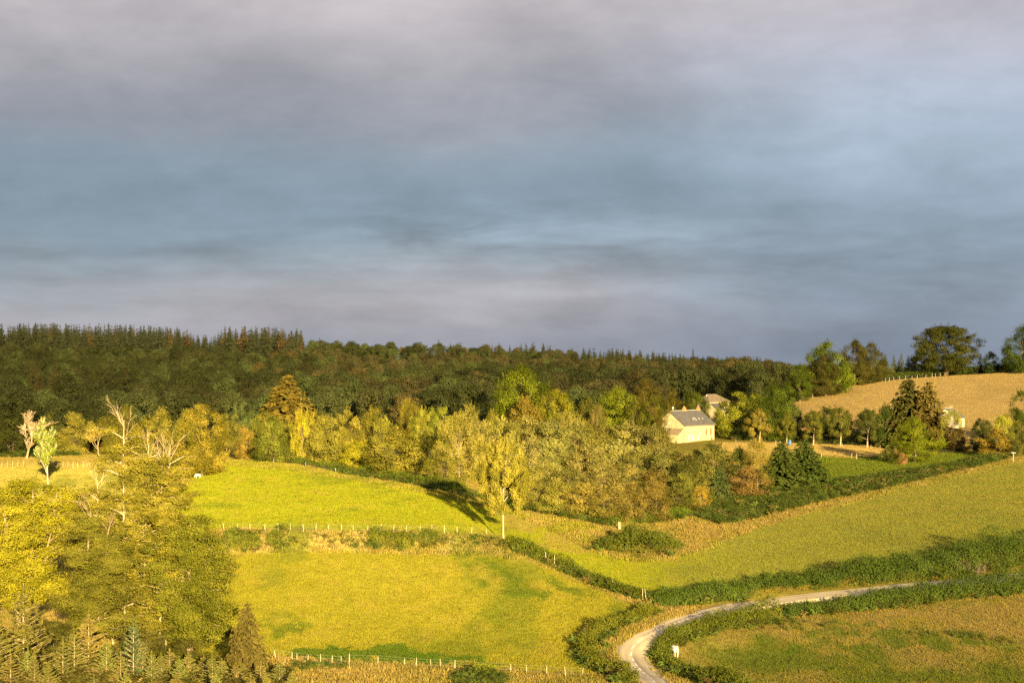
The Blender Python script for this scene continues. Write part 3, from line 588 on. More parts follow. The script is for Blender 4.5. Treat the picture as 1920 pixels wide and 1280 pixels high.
#@@PLANTS3
# ------------------------------------------------------------------ plants: builders (unit size: 1 high, 1 wide)
def unit(v): return v / (np.linalg.norm(v, axis=-1, keepdims=True) + 1e-9)
def crown_profile(kind, t):
    """radius (0..0.5) at relative height t (0..1) of the crown"""
    if kind == 'round': return .5 * np.sqrt(np.clip(1 - (np.abs(t - .45) / .56) ** 2.3, 0, 1))
    if kind == 'dome':  return .5 * np.clip(1 - t ** 2.6, 0, 1) ** .6 * (.75 + .25 * np.clip(t * 5, 0, 1))
    if kind == 'tall':  return .5 * np.sqrt(np.clip(1 - (np.abs(t - .38) / .63) ** 2, 0, 1))
    if kind == 'cone':  return .5 * np.clip(1 - t, 0, 1) ** .75 * np.clip(.6 + t * 4, 0, 1)
    return .5 * np.sqrt(np.clip(1 - ((t - .5) / .5) ** 2, 0, 1))
def crown(seed, kind='round', base=.2, nclump=70, nleaf=6000, leaf=.03, cr=(.10, .17), gap=.0, up=0., shoots=0, flat=.75, droop=0., nr=.42, lv=.24, vs=1., la=1.):
    """leaves in clumps spread over an uneven envelope; returns geometry and clump centres"""
    rng = np.random.default_rng(seed); g = Geo()
    lob = rng.uniform(0, 6.28, 4); amp = rng.uniform(.08, .24, 4) * la
    C = []; R = []
    k = 0
    while len(C) < nclump and k < 5000:
        k += 1; t = rng.random() ** (1.3 if base < .1 else .85); a = rng.uniform(0, 6.283); rr = crown_profile(kind, t)
        rr *= 1 + sum(amp[i] * math.sin((i + 1) * a + lob[i] + 3 * t) for i in range(4)) * .8
        if rng.random() < gap: continue
        rad = rr * math.sqrt(rng.uniform(.25, 1.)) - .05
        if rad < 0: rad = 0
        z = base + (1 - base) * t
        r = rng.uniform(*cr) * (1 - .25 * t)
        z = min(z, 1 - r * .55)
        c = np.array([rad * math.cos(a), rad * math.sin(a), z])
        if any(np.linalg.norm(c - q) < .45 * min(r, s) for q, s in zip(C[-40:], R[-40:])): continue
        C.append(c); R.append(r)
    C = np.array(C); R = np.array(R); cv = rng.random(len(C))
    w = R ** 2 / (R ** 2).sum(); idx = rng.choice(len(C), nleaf, p=w)
    d = unit(rng.normal(size=(nleaf, 3)) + np.array([0, 0, .25])); rad = rng.random(nleaf) ** .38 * R[idx] * rng.uniform(.8, 1.2, nleaf)
    P = C[idx] + d * rad[:, None] * np.array([1, 1, flat])
    if droop: P[:, 2] -= droop * (np.hypot(P[:, 0], P[:, 1])) ** 1.5 * rng.random(nleaf)
    if shoots:
        ns = shoots; a = rng.uniform(0, 6.283, ns); i2 = rng.choice(len(C), ns); s0 = C[i2] + unit(rng.normal(size=(ns, 3)) * [1, 1, .3] + [0, 0, .5]) * R[i2][:, None] * .8
        m = 14; j = np.repeat(np.arange(ns), m); u = rng.random(ns * m)
        dirs = unit(np.c_[s0[:, :2] * .9, np.full(ns, .55)] + rng.normal(size=(ns, 3)) * .2)
        P = np.concatenate([P, s0[j] + dirs[j] * (u * rng.uniform(.05, .11, ns)[j])[:, None] + rng.normal(size=(ns * m, 3)) * .008]); idx = np.concatenate([idx, i2[j]]); d = np.concatenate([d, unit(rng.normal(size=(ns * m, 3)))])
    cen = np.array([0, 0, base + (1 - base) * .4])
    Nn = unit(d * 1.0 + unit(P - cen) * .7 + rng.normal(size=P.shape) * nr + np.array([0, 0, up]))
    P[:, 2] = np.maximum(P[:, 2], .005)
    g.leaves(P, Nn, leaf * rng.uniform(.65, 1.35, len(P)), rng, .62, np.clip(.5 + vs * (cv[idx] * (1 - lv) + rng.random(len(P)) * lv - .5), 0, 1))
    return g, C, R
def trunk_geo(seed, C, r0=.02, base=.2, top=.7, nl=22, lean=.03, multi=1):
    rng = np.random.default_rng(seed); g = Geo()
    for m in range(multi):
        o = rng.normal(0, .04, 2) if multi > 1 else np.zeros(2); sp = rng.normal(0, .09, 2) if multi > 1 else rng.normal(0, lean, 2)
        z = np.array([-.02, .03, base * .6, base, (base + top) / 2, top]); t = z / top
        X = o[0] + sp[0] * t + rng.normal(0, .006, 6); Y = o[1] + sp[1] * t + rng.normal(0, .006, 6)
        rr = r0 / math.sqrt(multi) * np.array([1.5, 1.1, .95, .85, .55, .2]); g.tube(np.c_[X, Y, z], rr, 7)
        for i in rng.choice(len(C), min(nl // multi, len(C)), replace=False):
            c = C[i]; zs = max(base * .75, min(top * .95, c[2] * .62)); f = zs / top; s = np.array([np.interp(zs, z, X), np.interp(zs, z, Y), zs])
            mid = (s + c) / 2 + np.array([0, 0, .02]) + rng.normal(0, .012, 3)
            g.tube([s, mid, c], r0 / math.sqrt(multi) * np.array([.42, .27, .09]) * (1.1 - f * .5), 4)
    return g
def conifer(seed, levels=26, per=9, leaf=.045, base=.06, power=.85, droop=.25, dens=7, gap=.0, tip=.55):
    """whorls of needle sprays on drooping boughs"""
    rng = np.random.default_rng(seed); g = Geo(); tg = Geo()
    tg.tube([(0, 0, -.02), (0, 0, .3), (.004, 0, .7), (0, 0, .995)], [.022, .016, .008, .001], 6)
    P = []; D = []; Sz = []; A = []
    for k in range(levels):
        t = (k + rng.uniform(-.3, .3)) / levels; t = min(max(t, 0), .985); z = base + (1 - base) * t
        for b in range(max(4, int(per * (1 - .45 * t)))):
            if rng.random() < gap: continue
            a = rng.uniform(0, 6.283); L_ = .5 * (1 - t) ** power * rng.uniform(.72, 1.08) + .015
            av = rng.random()
            for j in range(max(2, int(dens * (L_ / .5) + 2))):
                u = (j + rng.random()) / max(2, int(dens * (L_ / .5) + 2)); r = L_ * u
                zz = z + .06 * u * L_ - droop * L_ * u * u * .6
                P.append((r * math.cos(a) + rng.normal(0, .012), r * math.sin(a) + rng.normal(0, .012), zz + rng.normal(0, .006)))
                D.append((math.cos(a + rng.normal(0, .7)), math.sin(a + rng.normal(0, .7)), -.25 + rng.normal(0, .25))); A.append(np.clip(av * .5 + rng.random() * .3 + u * .2, 0, 1)); Sz.append(leaf * (1.15 - tip * t) * rng.uniform(.7, 1.3))
            if k % 2 == 0 and b % 2 == 0: tg.tube([(0, 0, z), (L_ * .8 * math.cos(a), L_ * .8 * math.sin(a), z - droop * L_ * .3)], [.005 * (1 - t) + .001, .001], 3)
    P = np.array(P); D = np.array(D); n = len(P)
    Nn = unit(np.c_[P[:, :2] * 1.2, np.full(n, .35)] + rng.normal(size=(n, 3)) * .35)
    g.leaves(P, Nn, np.array(Sz) * 1.25, rng, .42, np.array(A), T=D)
    g.leaves(np.array([(0, 0, .975), (0, 0, .96)]), np.array([(1., 0, 0), (0, 1., 0)]), .05, rng, .2, .5, T=np.array([(0, 0, 1.), (0, 0, 1.)]))
    return g, tg
def limbs(rng, p, d, L_, r, lvl, maxl, out, tips, spread=.7, up=.25, nseg=4, kids=(3, 5), taper=.55, wob=.16, start=.3):
    pts = [np.array(p, float)]; d = unit(np.array(d, float))
    for i in range(nseg):
        d = unit(d + rng.normal(0, wob, 3) + np.array([0, 0, up * .25])); pts.append(pts[-1] + d * L_ / nseg)
    rad = np.linspace(r, r * (.45 if lvl < maxl else .25), nseg + 1); out.append((np.array(pts), rad, lvl)); tips.append((np.array(pts), lvl))
    if lvl >= maxl: return
    for k in range(rng.integers(kids[0], kids[1] + 1)):
        u = rng.uniform(start, 1.); f = u * nseg; i = min(int(f), nseg - 1); q = pts[i] + (pts[i + 1] - pts[i]) * (f - i)
        ax = unit(rng.normal(size=3)); dd = unit(pts[i + 1] - pts[i]); side = unit(np.cross(dd, ax)); nd = unit(dd * math.cos(spread) + side * math.sin(spread) + np.array([0, 0, up]) * .5)
        limbs(rng, q, nd, L_ * taper * rng.uniform(.7, 1.25), r * .5 * (1.15 - .4 * u), lvl + 1, maxl, out, tips, spread, up, max(2, nseg - 1), kids, taper, wob, start)

# ---- shared meshes
MESH = {}
def dm(key, g, mat, name, smooth=False): MESH[key] = g.mesh(name, mat, smooth)
for v in range(4):
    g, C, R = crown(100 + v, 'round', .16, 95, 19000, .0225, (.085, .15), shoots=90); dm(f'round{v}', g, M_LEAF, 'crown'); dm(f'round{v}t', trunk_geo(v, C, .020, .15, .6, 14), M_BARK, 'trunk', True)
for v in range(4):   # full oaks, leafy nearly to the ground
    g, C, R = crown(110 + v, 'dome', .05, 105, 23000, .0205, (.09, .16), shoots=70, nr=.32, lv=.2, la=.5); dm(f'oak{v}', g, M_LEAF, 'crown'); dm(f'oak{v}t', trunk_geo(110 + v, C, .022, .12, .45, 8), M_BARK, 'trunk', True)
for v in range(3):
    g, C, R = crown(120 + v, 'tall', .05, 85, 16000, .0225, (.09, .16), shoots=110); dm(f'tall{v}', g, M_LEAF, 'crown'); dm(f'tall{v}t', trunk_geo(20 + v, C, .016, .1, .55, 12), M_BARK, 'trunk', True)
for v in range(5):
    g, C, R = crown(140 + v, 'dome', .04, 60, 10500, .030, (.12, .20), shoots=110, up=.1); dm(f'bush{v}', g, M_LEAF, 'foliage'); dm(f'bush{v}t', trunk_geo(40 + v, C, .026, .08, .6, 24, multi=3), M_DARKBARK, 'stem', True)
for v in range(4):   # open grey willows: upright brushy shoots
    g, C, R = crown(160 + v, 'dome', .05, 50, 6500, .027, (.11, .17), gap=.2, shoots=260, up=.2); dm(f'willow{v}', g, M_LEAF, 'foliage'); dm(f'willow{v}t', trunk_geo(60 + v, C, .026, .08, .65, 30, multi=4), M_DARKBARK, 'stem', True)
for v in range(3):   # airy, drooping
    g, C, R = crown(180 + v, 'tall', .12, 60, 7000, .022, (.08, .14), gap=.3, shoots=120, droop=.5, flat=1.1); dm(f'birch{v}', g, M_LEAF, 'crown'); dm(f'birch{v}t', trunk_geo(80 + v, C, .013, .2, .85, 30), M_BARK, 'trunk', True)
for v in range(3):
    g, tg = conifer(200 + v, 30, 12, .055, .03, .85, .25, 9); dm(f'spruce{v}', g, M_NEEDLE, 'crown'); dm(f'spruce{v}t', tg, M_BARK, 'trunk', True)
for v in range(2):
    g, tg = conifer(220 + v, 28, 17, .085, .01, .66, .42, 15); dm(f'fir{v}', g, M_NEEDLE, 'crown'); dm(f'fir{v}t', tg, M_BARK, 'trunk', True)
for v in range(2):   # pollarded row trees: compact pyramidal heads
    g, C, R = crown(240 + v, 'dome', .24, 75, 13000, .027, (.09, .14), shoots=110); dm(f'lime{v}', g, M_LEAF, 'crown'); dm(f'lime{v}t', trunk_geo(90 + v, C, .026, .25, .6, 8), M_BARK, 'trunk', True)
def bare(seed, **k):
    rng = np.random.default_rng(seed); out = []; tips = []; limbs(rng, (0, 0, -.02), (rng.normal(0, .1), 0, 1), .62, .026, 0, 4, out, tips, .55, .35, 5, (4, 6), .58, .13, .22)
    g = Geo(); A = np.concatenate([p for p, r, l in out]); h = A[:, 2].max(); w = np.abs(A[:, :2]).max() * 2
    for p, r, l in out: g.tube(p / np.array([w, w, h]), np.maximum(r, .0055), [7, 5, 4, 3, 3][l])
    return g, out, tips, (w, w, h)
for v in range(2): dm(f'bare{v}', bare(300 + v)[0], M_DEAD, 'trunk', True)

def grounded(px, base, Y=None):
    p = at(px, base) if Y is None else Vector(((px - 960) / F * Y, Y, 0)); p.z = tz(p.x, p.y); return p
RNG = random.Random(4)
def plant(name, label, cat, key, px, base, top, width, color, group=None, trunk_col=None, Y=None, rz=None, bark=None):
    """px, top, width from the photograph; base: where it meets the ground"""
    p = grounded(px, base, Y); h = (CZ - (top - 640) / F * p.y) - p.z; w = width / F * p.y
    k = RNG.uniform(.74, 1.14); color = (color[0] * k * RNG.uniform(.95, 1.07), color[1] * k, color[2] * k)
    root = link(name, None, None, p); root.empty_display_size = .5; tag(root, label, cat, group)
    rz = RNG.uniform(0, 6.28) if rz is None else rz
    cn = MESH[key].name.split('.')[0]
    if key.startswith('bare'):
        link('trunk', MESH[key], root, (0, 0, 0), rz, (w, w, h)); return root
    link(cn, MESH[key], root, (0, 0, 0), rz, (w, w, h), color)
    tm = MESH[key + 't']
    o = link(tm.name.split('.')[0], tm, root, (0, 0, 0), rz, (w, w, h))
    if bark: o.material_slots[0].link = 'OBJECT'; o.material_slots[0].material = bark
    return root

# leaf colours
GOLD = (.23, .19, .018); OLIVE = (.135, .125, .022); PALE = (.205, .185, .040); LIME = (.16, .19, .014); GREEN_ = (.065, .10, .014); DKGREEN = (.040, .062, .014)
BROWN = (.17, .105, .022); RUST = (.19, .095, .032); ORANGE = (.34, .19, .035); BLUEG = (.090, .105, .034); WILLOW = (.18, .168, .045); CONIF = (.042, .052, .014); CONBR = (.085, .065, .018); SHADED = (.05, .055, .014)

SP = 'small woodland beyond the upper meadow'
LIST = [
 # paddock on the left
 ('bare_tree', 'bare dead tan tree behind the pale birch', 'tree', 'bare0', 50, 862, 768, 92, DKGREEN, None),
 ('shrub', 'olive shrub at the frame edge left of the bare dead tree', 'shrub', 'bush0', 18, 852, 778, 105, SHADED, None),  # leaf colour darkened to stand for the shade on this shrub
 ('shrub', 'olive shrub between the birch and the leaning ochre tree', 'shrub', 'bush1', 140, 852, 776, 78, OLIVE, None),
 ('shrub', 'tall olive shrub right behind the leaning ochre tree', 'shrub', 'bush2', 205, 850, 778, 85, OLIVE, None),
 ('shrub', 'dark feathery shrub behind the dead-topped tree', 'shrub', 'willow0', 238, 840, 764, 58, OLIVE, None),
 ('shrub', 'golden shrub left of the round brown tree', 'shrub', 'bush3', 300, 856, 768, 78, OLIVE, None),
 ('round_tree', 'round golden-brown tree with white trunk at the meadow corner', 'tree', 'oak0', 378, 893, 756, 124, (.165, .13, .018), None),
 ('shrub', 'small orange bush right of the round brown tree', 'shrub', 'bush4', 460, 862, 802, 46, (.19, .145, .028), None),
 ('tree', 'pale blue-green tree behind the orange bush', 'tree', 'tall0', 456, 830, 752, 52, BLUEG, None),
 ('tree', 'olive tree rising behind the orange bush', 'tree', 'tall2', 425, 845, 775, 60, OLIVE, None),
 ('cedar', 'broad dark brown conifer above the woodland strip', 'tree', 'fir0', 538, 822, 700, 150, (.15, .11, .022), None),
 # woodland strip
 ('hedge_tree', 'dark green bushy tree at the left end of the strip', 'tree', 'bush0', 512, 868, 783, 72, (.10, .11, .018), None),
 ('hedge_tree', 'bright yellow slender tree in the strip right of the cedar', 'tree', 'birch0', 566, 868, 771, 52, (.27, .24, .02), None),
 ('hedge_tree', 'olive bushy tree right of the bright yellow slender tree', 'tree', 'bush1', 610, 873, 782, 82, OLIVE, None),
 ('shrub', 'low rounded yellow shrub at the back of the meadow', 'shrub', 'bush2', 668, 880, 826, 72, (.23, .21, .016), None),
 ('hedge_tree', 'broad olive bush right of the low rounded yellow shrub', 'tree', 'bush3', 742, 893, 806, 115, (.15, .14, .022), None),
 ('hedge_tree', 'tall pale yellow drooping tree left of the lone tree', 'tree', 'birch1', 862, 905, 777, 100, (.25, .22, .045), None),
 ('hedge_tree', 'olive bush in front of the pale drooping tree', 'tree', 'willow1', 832, 912, 836, 78, OLIVE, None),
 ('hedge_tree', 'yellow-green tree left of the pale drooping tree', 'tree', 'tall1', 790, 870, 768, 60, (.19, .18, .025), None),
 ('hedge_tree', 'brown rounded tree in the middle of the strip', 'tree', 'oak1', 775, 858, 755, 74, (.14, .122, .02), None),
 ('hedge_tree', 'olive tree left of the brown rounded tree', 'tree', 'oak2', 700, 860, 764, 80, (.15, .14, .02), None),
 ('hedge_tree', 'feathery yellow tree behind the low rounded yellow shrub', 'tree', 'willow2', 650, 858, 768, 72, (.20, .18, .03), None),
 ('hedge_tree', 'slim golden tree standing highest in the strip', 'tree', 'birch2', 762, 846, 752, 36, (.22, .18, .02), None),
 ('hedge_tree', 'green tree at the right end of the strip', 'tree', 'tall2', 830, 856, 762, 62, (.14, .15, .02), None),
 ('hedge_tree', 'thin pale tree between the strip and the big green tree', 'tree', 'birch0', 880, 852, 758, 52, (.20, .18, .04), None),
 ('hedge_tree', 'dull green tree behind the dark bush at the strip end', 'tree', 'tall1', 500, 840, 772, 62, (.12, .12, .02), None),
 # tall trees round the thicket
 ('oak_tree', 'tallest big green tree rising above the thicket', 'tree', 'oak3', 978, 838, 684, 140, (.088, .112, .010), None),
 ('oak_tree', 'yellow-green tree right in front of the big green tree', 'tree', 'oak0', 1040, 840, 728, 92, (.16, .165, .014), None),
 ('oak_tree', 'olive-brown tree below the big green tree', 'tree', 'bush4', 985, 845, 746, 82, (.14, .115, .02), None),
 ('oak_tree', 'green domed tree midway between big green tree and house', 'tree', 'oak1', 1160, 832, 727, 120, (.125, .14, .014), None),
 ('bare_tree', 'small brown half-bare tree with a pale stem in the thicket', 'tree', 'birch2', 1122, 846, 764, 44, (.16, .125, .035), None),
 ('oak_tree', 'brown domed tree behind the house, left of its roof', 'tree', 'oak2', 1213, 800, 709, 76, (.092, .075, .014), None),
 ('oak_tree', 'green tree close to the left end of the house', 'tree', 'tall1', 1226, 838, 741, 66, (.105, .105, .016), None),
 ('oak_tree', 'dark russet tree against the house gable', 'tree', 'bush2', 1237, 842, 782, 40, (.11, .085, .02), None),
 # right of the thicket
 ('shrub', 'dark olive shrub below the house front', 'shrub', 'bush0', 1340, 915, 832, 92, (.085, .085, .02), None),
 ('shrub', 'dark green shrub between the house and the tall birch', 'shrub', 'bush3', 1388, 918, 840, 62, (.075, .085, .02), None),
 ('birch_tree', 'orange-green airy tree left of the paired spruces', 'tree', 'birch1', 1420, 922, 824, 70, (.19, .145, .03), None),
 ('shrub', 'rust-red shrub below the orange-green airy tree', 'shrub', 'bush1', 1402, 935, 876, 92, (.15, .098, .03), None),
 ('spruce_tree', 'small blue-green spruce left of the rust-red shrub', 'tree', 'fir1', 1350, 940, 872, 62, (.062, .080, .026), None),
 ('spruce_tree', 'left of the two dark paired spruces below the stubble', 'tree', 'fir0', 1466, 918, 828, 120, (.045, .062, .014), 'paired spruces'),
 ('spruce_tree', 'right of the two dark paired spruces, beside the crop field', 'tree', 'fir1', 1510, 912, 822, 118, (.045, .064, .014), 'paired spruces'),
 ('shrub', 'small golden shrub at the right tip of the thicket', 'shrub', 'birch0', 1313, 958, 912, 42, (.30, .20, .03), None),
 # behind the row of clipped trees and the house
 ('tree', 'tall yellow-green tree right of the house', 'tree', 'tall0', 1385, 822, 734, 96, (.14, .15, .016), None),
 ('tree', 'dark green domed tree behind the row of clipped trees', 'tree', 'oak3', 1455, 828, 718, 96, (.075, .100, .014), None),
 ('tree', 'narrow green tree directly beside the right house corner', 'tree', 'tall2', 1362, 820, 752, 54, (.125, .135, .016), None),
 ('tree', 'dark tree directly behind the house chimneys', 'tree', 'oak0', 1300, 808, 735, 74, (.075, .09, .014), None),
 ('tree', 'dark green tree pressed against the brown hipped farm roof', 'tree', 'tall1', 1312, 818, 742, 50, (.075, .09, .014), None),
 ('tree', 'green tree filling the corner between farm roofs and hill fence', 'tree', 'oak0', 1418, 812, 738, 72, (.09, .11, .014), None),
 ('tree', 'brown-green tree behind the left end of the house roof', 'tree', 'oak2', 1262, 812, 732, 46, (.11, .09, .016), None),
 ('shrub', 'dark green round bush behind the row, at the dry hill foot', 'shrub', 'bush1', 1492, 828, 762, 48, (.05, .07, .014), None),
 ('shrub', 'low dark hedge bush behind the middle clipped trees', 'shrub', 'bush2', 1555, 812, 763, 72, (.05, .065, .014), None),
 ('shrub', 'tall dark green bush left of the dark conifers', 'shrub', 'bush3', 1660, 838, 760, 62, (.048, .066, .014), None),
 # conifers and bushes at the foot of the dry hill
 ('conifer', 'tall dark pointed conifer in front of the dry hill', 'tree', 'fir0', 1704, 838, 708, 140, (.050, .050, .014), None),
 ('conifer', 'brown-green conifer with a bare spire beside the dark one', 'tree', 'fir1', 1741, 838, 714, 110, (.080, .066, .018), None),
 ('tree', 'pale yellow-green tree right of the conifers', 'tree', 'birch2', 1785, 842, 772, 58, (.17, .17, .03), None),
 ('tree', 'bright green bushy tree in front of the conifers', 'tree', 'oak1', 1715, 866, 783, 100, (.13, .16, .014), None),
 ('shrub', 'low dark bush left below the bright green tree', 'shrub', 'bush4', 1668, 866, 838, 44, (.06, .075, .014), None),
 ('shrub', 'dry pinkish-brown bush below the bright green tree', 'shrub', 'willow0', 1692, 872, 850, 26, (.30, .18, .07), None),
 ('shrub', 'dark red-brown shrub left of the white gable', 'shrub', 'bush0', 1797, 848, 803, 42, (.055, .04, .014), None),
 ('tree', 'dark green tree right of the small white gabled house', 'tree', 'oak0', 1838, 848, 783, 46, (.048, .060, .016), None),
 ('tree', 'grey-green tree left of the yellow feathery tree', 'tree', 'oak3', 1850, 842, 788, 44, (.07, .075, .02), None),
 ('tree', 'ochre spreading bush above the right end of the crop field', 'tree', 'bush1', 1868, 856, 804, 80, (.15, .115, .02), None),
 ('tree', 'yellow feathery tree near the right frame edge', 'tree', 'willow3', 1884, 838, 778, 54, (.20, .20, .02), None),
 ('tree', 'tall green tree cut by the right frame edge', 'tree', 'tall1', 1918, 830, 733, 66, (.060, .080, .014), None),
 ('tree', 'dull olive shrub below the tree at the right frame edge', 'tree', 'bush3', 1908, 856, 792, 48, (.09, .09, .02), None),
 # hilltop
 ('tree', 'rounded green tree at the left foot of the dry hill', 'tree', 'oak1', 1500, 752, 684, 64, (.075, .10, .014), None),
 ('tree', 'tall bright green tree at the top left of the dry hill', 'tree', 'oak2', 1550, 738, 641, 112, (.080, .105, .012), None),
 ('tree', 'dark brown-green tree in front of the tall bright green tree', 'tree', 'oak3', 1547, 742, 664, 78, (.055, .052, .014), None),
 ('tree', 'left half of the twin olive trees on the hilltop', 'tree', 'oak1', 1603, 722, 638, 72, (.068, .067, .016), 'twin olive trees on the hilltop'),
 ('tree', 'right half of the twin olive trees on the hilltop', 'tree', 'oak2', 1633, 718, 643, 66, (.064, .063, .016), 'twin olive trees on the hilltop'),
 ('conifer', 'smaller pale spruce behind the hilltop fence', 'tree', 'spruce1', 1672, 708, 681, 22, (.085, .10, .03), None),
 ('conifer', 'larger pale spruce behind the hilltop fence', 'tree', 'spruce2', 1685, 706, 676, 28, (.085, .10, .03), None),
 ('tree', 'huge dark spreading beech on the hilltop skyline', 'tree', 'hero_beech', 1774, 703, 612, 132, (.050, .055, .013), None),
 ('conifer', 'small dark tree right of the huge hilltop beech', 'tree', 'oak0', 1857, 699, 658, 40, (.035, .050, .014), None),
 ('tree', 'low olive tree between dark small tree and frame edge on hilltop', 'tree', 'bush2', 1888, 699, 668, 30, (.06, .065, .016), None),
 ('tree', 'tall dark tree on the hilltop cut by the frame edge', 'tree', 'oak2', 1918, 699, 612, 84, (.042, .060, .012), None),
]
LIST += [('conifer', f'{w_} of the dark conifers crowding the hilltop skyline left of the huge beech', 'tree', f'spruce{i % 3}', px, 703, top, w, (.040, .048, .018), 'dark conifers left of the huge beech') for i, (px, top, w, w_) in enumerate([(1648, 668, 22, 'first'), (1660, 662, 24, 'second'), (1676, 664, 24, 'third'), (1690, 660, 26, 'fourth'), (1703, 664, 26, 'fifth'), (1716, 668, 24, 'last')])]
LIST += [('tree', 'dark rounded tree filling the gap left of the huge beech', 'tree', 'oak1', 1722, 702, 664, 44, (.05, .055, .015), None),
 ('conifer', 'dark conifer filling the gap right of the huge beech', 'tree', 'spruce1', 1838, 699, 662, 30, (.040, .050, .018), None), ('tree', 'dark olive tree right of the twin olive trees', 'tree', 'bush1', 1655, 712, 676, 50, (.055, .06, .016), None)]
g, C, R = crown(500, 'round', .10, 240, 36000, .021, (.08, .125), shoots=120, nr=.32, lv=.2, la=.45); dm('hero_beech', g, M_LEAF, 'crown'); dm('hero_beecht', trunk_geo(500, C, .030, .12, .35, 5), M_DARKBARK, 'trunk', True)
BACKY = {}
for e in LIST:
    nm, lab, cat, key, px, base, top, w, col, grp = e
    plant(nm, lab, cat, key, px, base, top, w, col, grp)

# row of five clipped trees below the dry hill
for i, (px, base, top, w, c, lab) in enumerate([(1424, 829, 767, 54, (.15, .125, .025), 'browner first tree from the left in the clipped row'), (1475, 831, 774, 46, (.11, .115, .02), 'smallest tree in the clipped row, orange roof behind it'),
        (1525, 834, 770, 56, (.10, .10, .02), 'middle tree of the clipped row of five'), (1576, 836, 764, 58, (.095, .095, .02), 'tallest tree in the clipped row of five'), (1626, 839, 767, 56, (.075, .080, .02), 'last and darkest tree in the clipped row, right end')]):
    plant('row_tree', lab, 'tree', f'lime{i % 2}', px, base, top, w, c, 'clipped trees in a row below the hill', bark=M_DEAD)

# thicket of willows and thorn
TH = [(940,872,785,83,PALE),(985,868,782,100,WILLOW),(1030,872,786,108,(.17,.16,.045)),(1080,872,795,100,WILLOW),(1075,846,772,75,(.16,.14,.03)),(1130,868,798,95,(.17,.165,.035)),(1180,872,793,108,WILLOW),(1222,880,796,93,(.155,.145,.04)),
      (1262,895,840,83,(.125,.12,.03)),(990,905,824,95,(.15,.14,.045)),(1040,900,832,88,WILLOW),(1095,905,834,100,(.155,.14,.04)),(1150,900,826,105,WILLOW),(1195,908,844,88,(.15,.145,.035)),(1245,915,852,95,(.12,.115,.03)),
      (1290,925,861,83,(.09,.09,.02)),(1020,930,867,95,(.15,.135,.03)),(1070,935,877,90,(.16,.145,.035)),(1125,938,871,100,(.165,.145,.04)),(1180,940,875,103,(.15,.13,.035)),(1230,945,881,88,(.14,.115,.03)),(1278,948,889,80,(.10,.105,.02)),
      (1000,956,901,78,(.145,.13,.028)),(1045,962,907,83,(.15,.135,.025)),(1095,968,907,93,(.17,.14,.03)),(1140,975,914,83,(.155,.13,.03)),(1270,965,909,73,(.11,.105,.022)),(1312,945,887,65,(.095,.095,.02)),(1310,905,844,70,(.10,.095,.022))]
ORD = 'first second third fourth fifth sixth seventh eighth ninth tenth eleventh twelfth thirteenth fourteenth fifteenth sixteenth seventeenth'.split()
TROWS = [('hindmost', lambda t: t[1] < 885), ('second', lambda t: 885 <= t[1] < 918), ('third', lambda t: 918 <= t[1] < 952), ('foremost', lambda t: t[1] >= 952)]
i = 0
for nm, f in TROWS:
    for j, (px, base, top, w, c) in enumerate(sorted([t for t in TH if f(t)])):
        k = f'willow{i % 4}' if c in (WILLOW, PALE) or i % 3 == 0 else f'bush{i % 5}'; i += 1
        kind = 'grey-green' if c in (WILLOW, PALE) else 'yellow-olive' if c[0] > .18 else 'olive' if c[0] > .13 else 'dull green'
        plant('thicket_bush', f'{kind} bush, {ORD[j]} from the left in the {nm} row of the thicket', 'bush', k, px, base, top, w, c, 'bushes of the thicket')
plant('thicket_bush', 'rust-tinged bush at the lower front of the thicket, left one', 'bush', 'bush3', 1185, 978, 908, 78, (.155, .118, .03), 'rust-tinged bushes')
plant('thicket_bush', 'rust-tinged bush at the lower front of the thicket, right one', 'bush', 'willow2', 1228, 978, 900, 72, (.15, .12, .03), 'rust-tinged bushes')
# more growth filling the strip behind its front row
for i, (px, base, top, w, c) in enumerate(sorted([(535,850,790,60,(.13,.125,.02)),(590,850,772,56,(.14,.13,.02)),(640,868,800,56,(.17,.15,.02)),(720,868,786,66,(.17,.155,.025)),(800,885,806,66,(.15,.14,.022)),(845,868,785,56,(.19,.17,.03)),(905,872,790,60,(.18,.165,.04)),
        (925,850,772,56,(.13,.125,.02)),(905,905,830,70,(.16,.15,.025)),(480,858,786,52,(.12,.12,.02)),(345,850,772,54,(.12,.12,.02)),(90,846,782,60,(.07,.075,.016)),(170,850,792,60,(.13,.12,.022)),(270,852,785,60,(.15,.13,.02)),(1100,838,745,52,(.10,.10,.018)),(1055,858,778,52,(.15,.13,.03)),(1190,838,752,54,(.10,.105,.016))])):
    plant('understorey_bush', f'olive bush, {ORD[i]} from the left of those wedged between the taller woodland trees', 'bush', f'bush{i % 5}' if i % 2 else f'willow{i % 4}', px, base, top, w, c, 'understorey bushes')
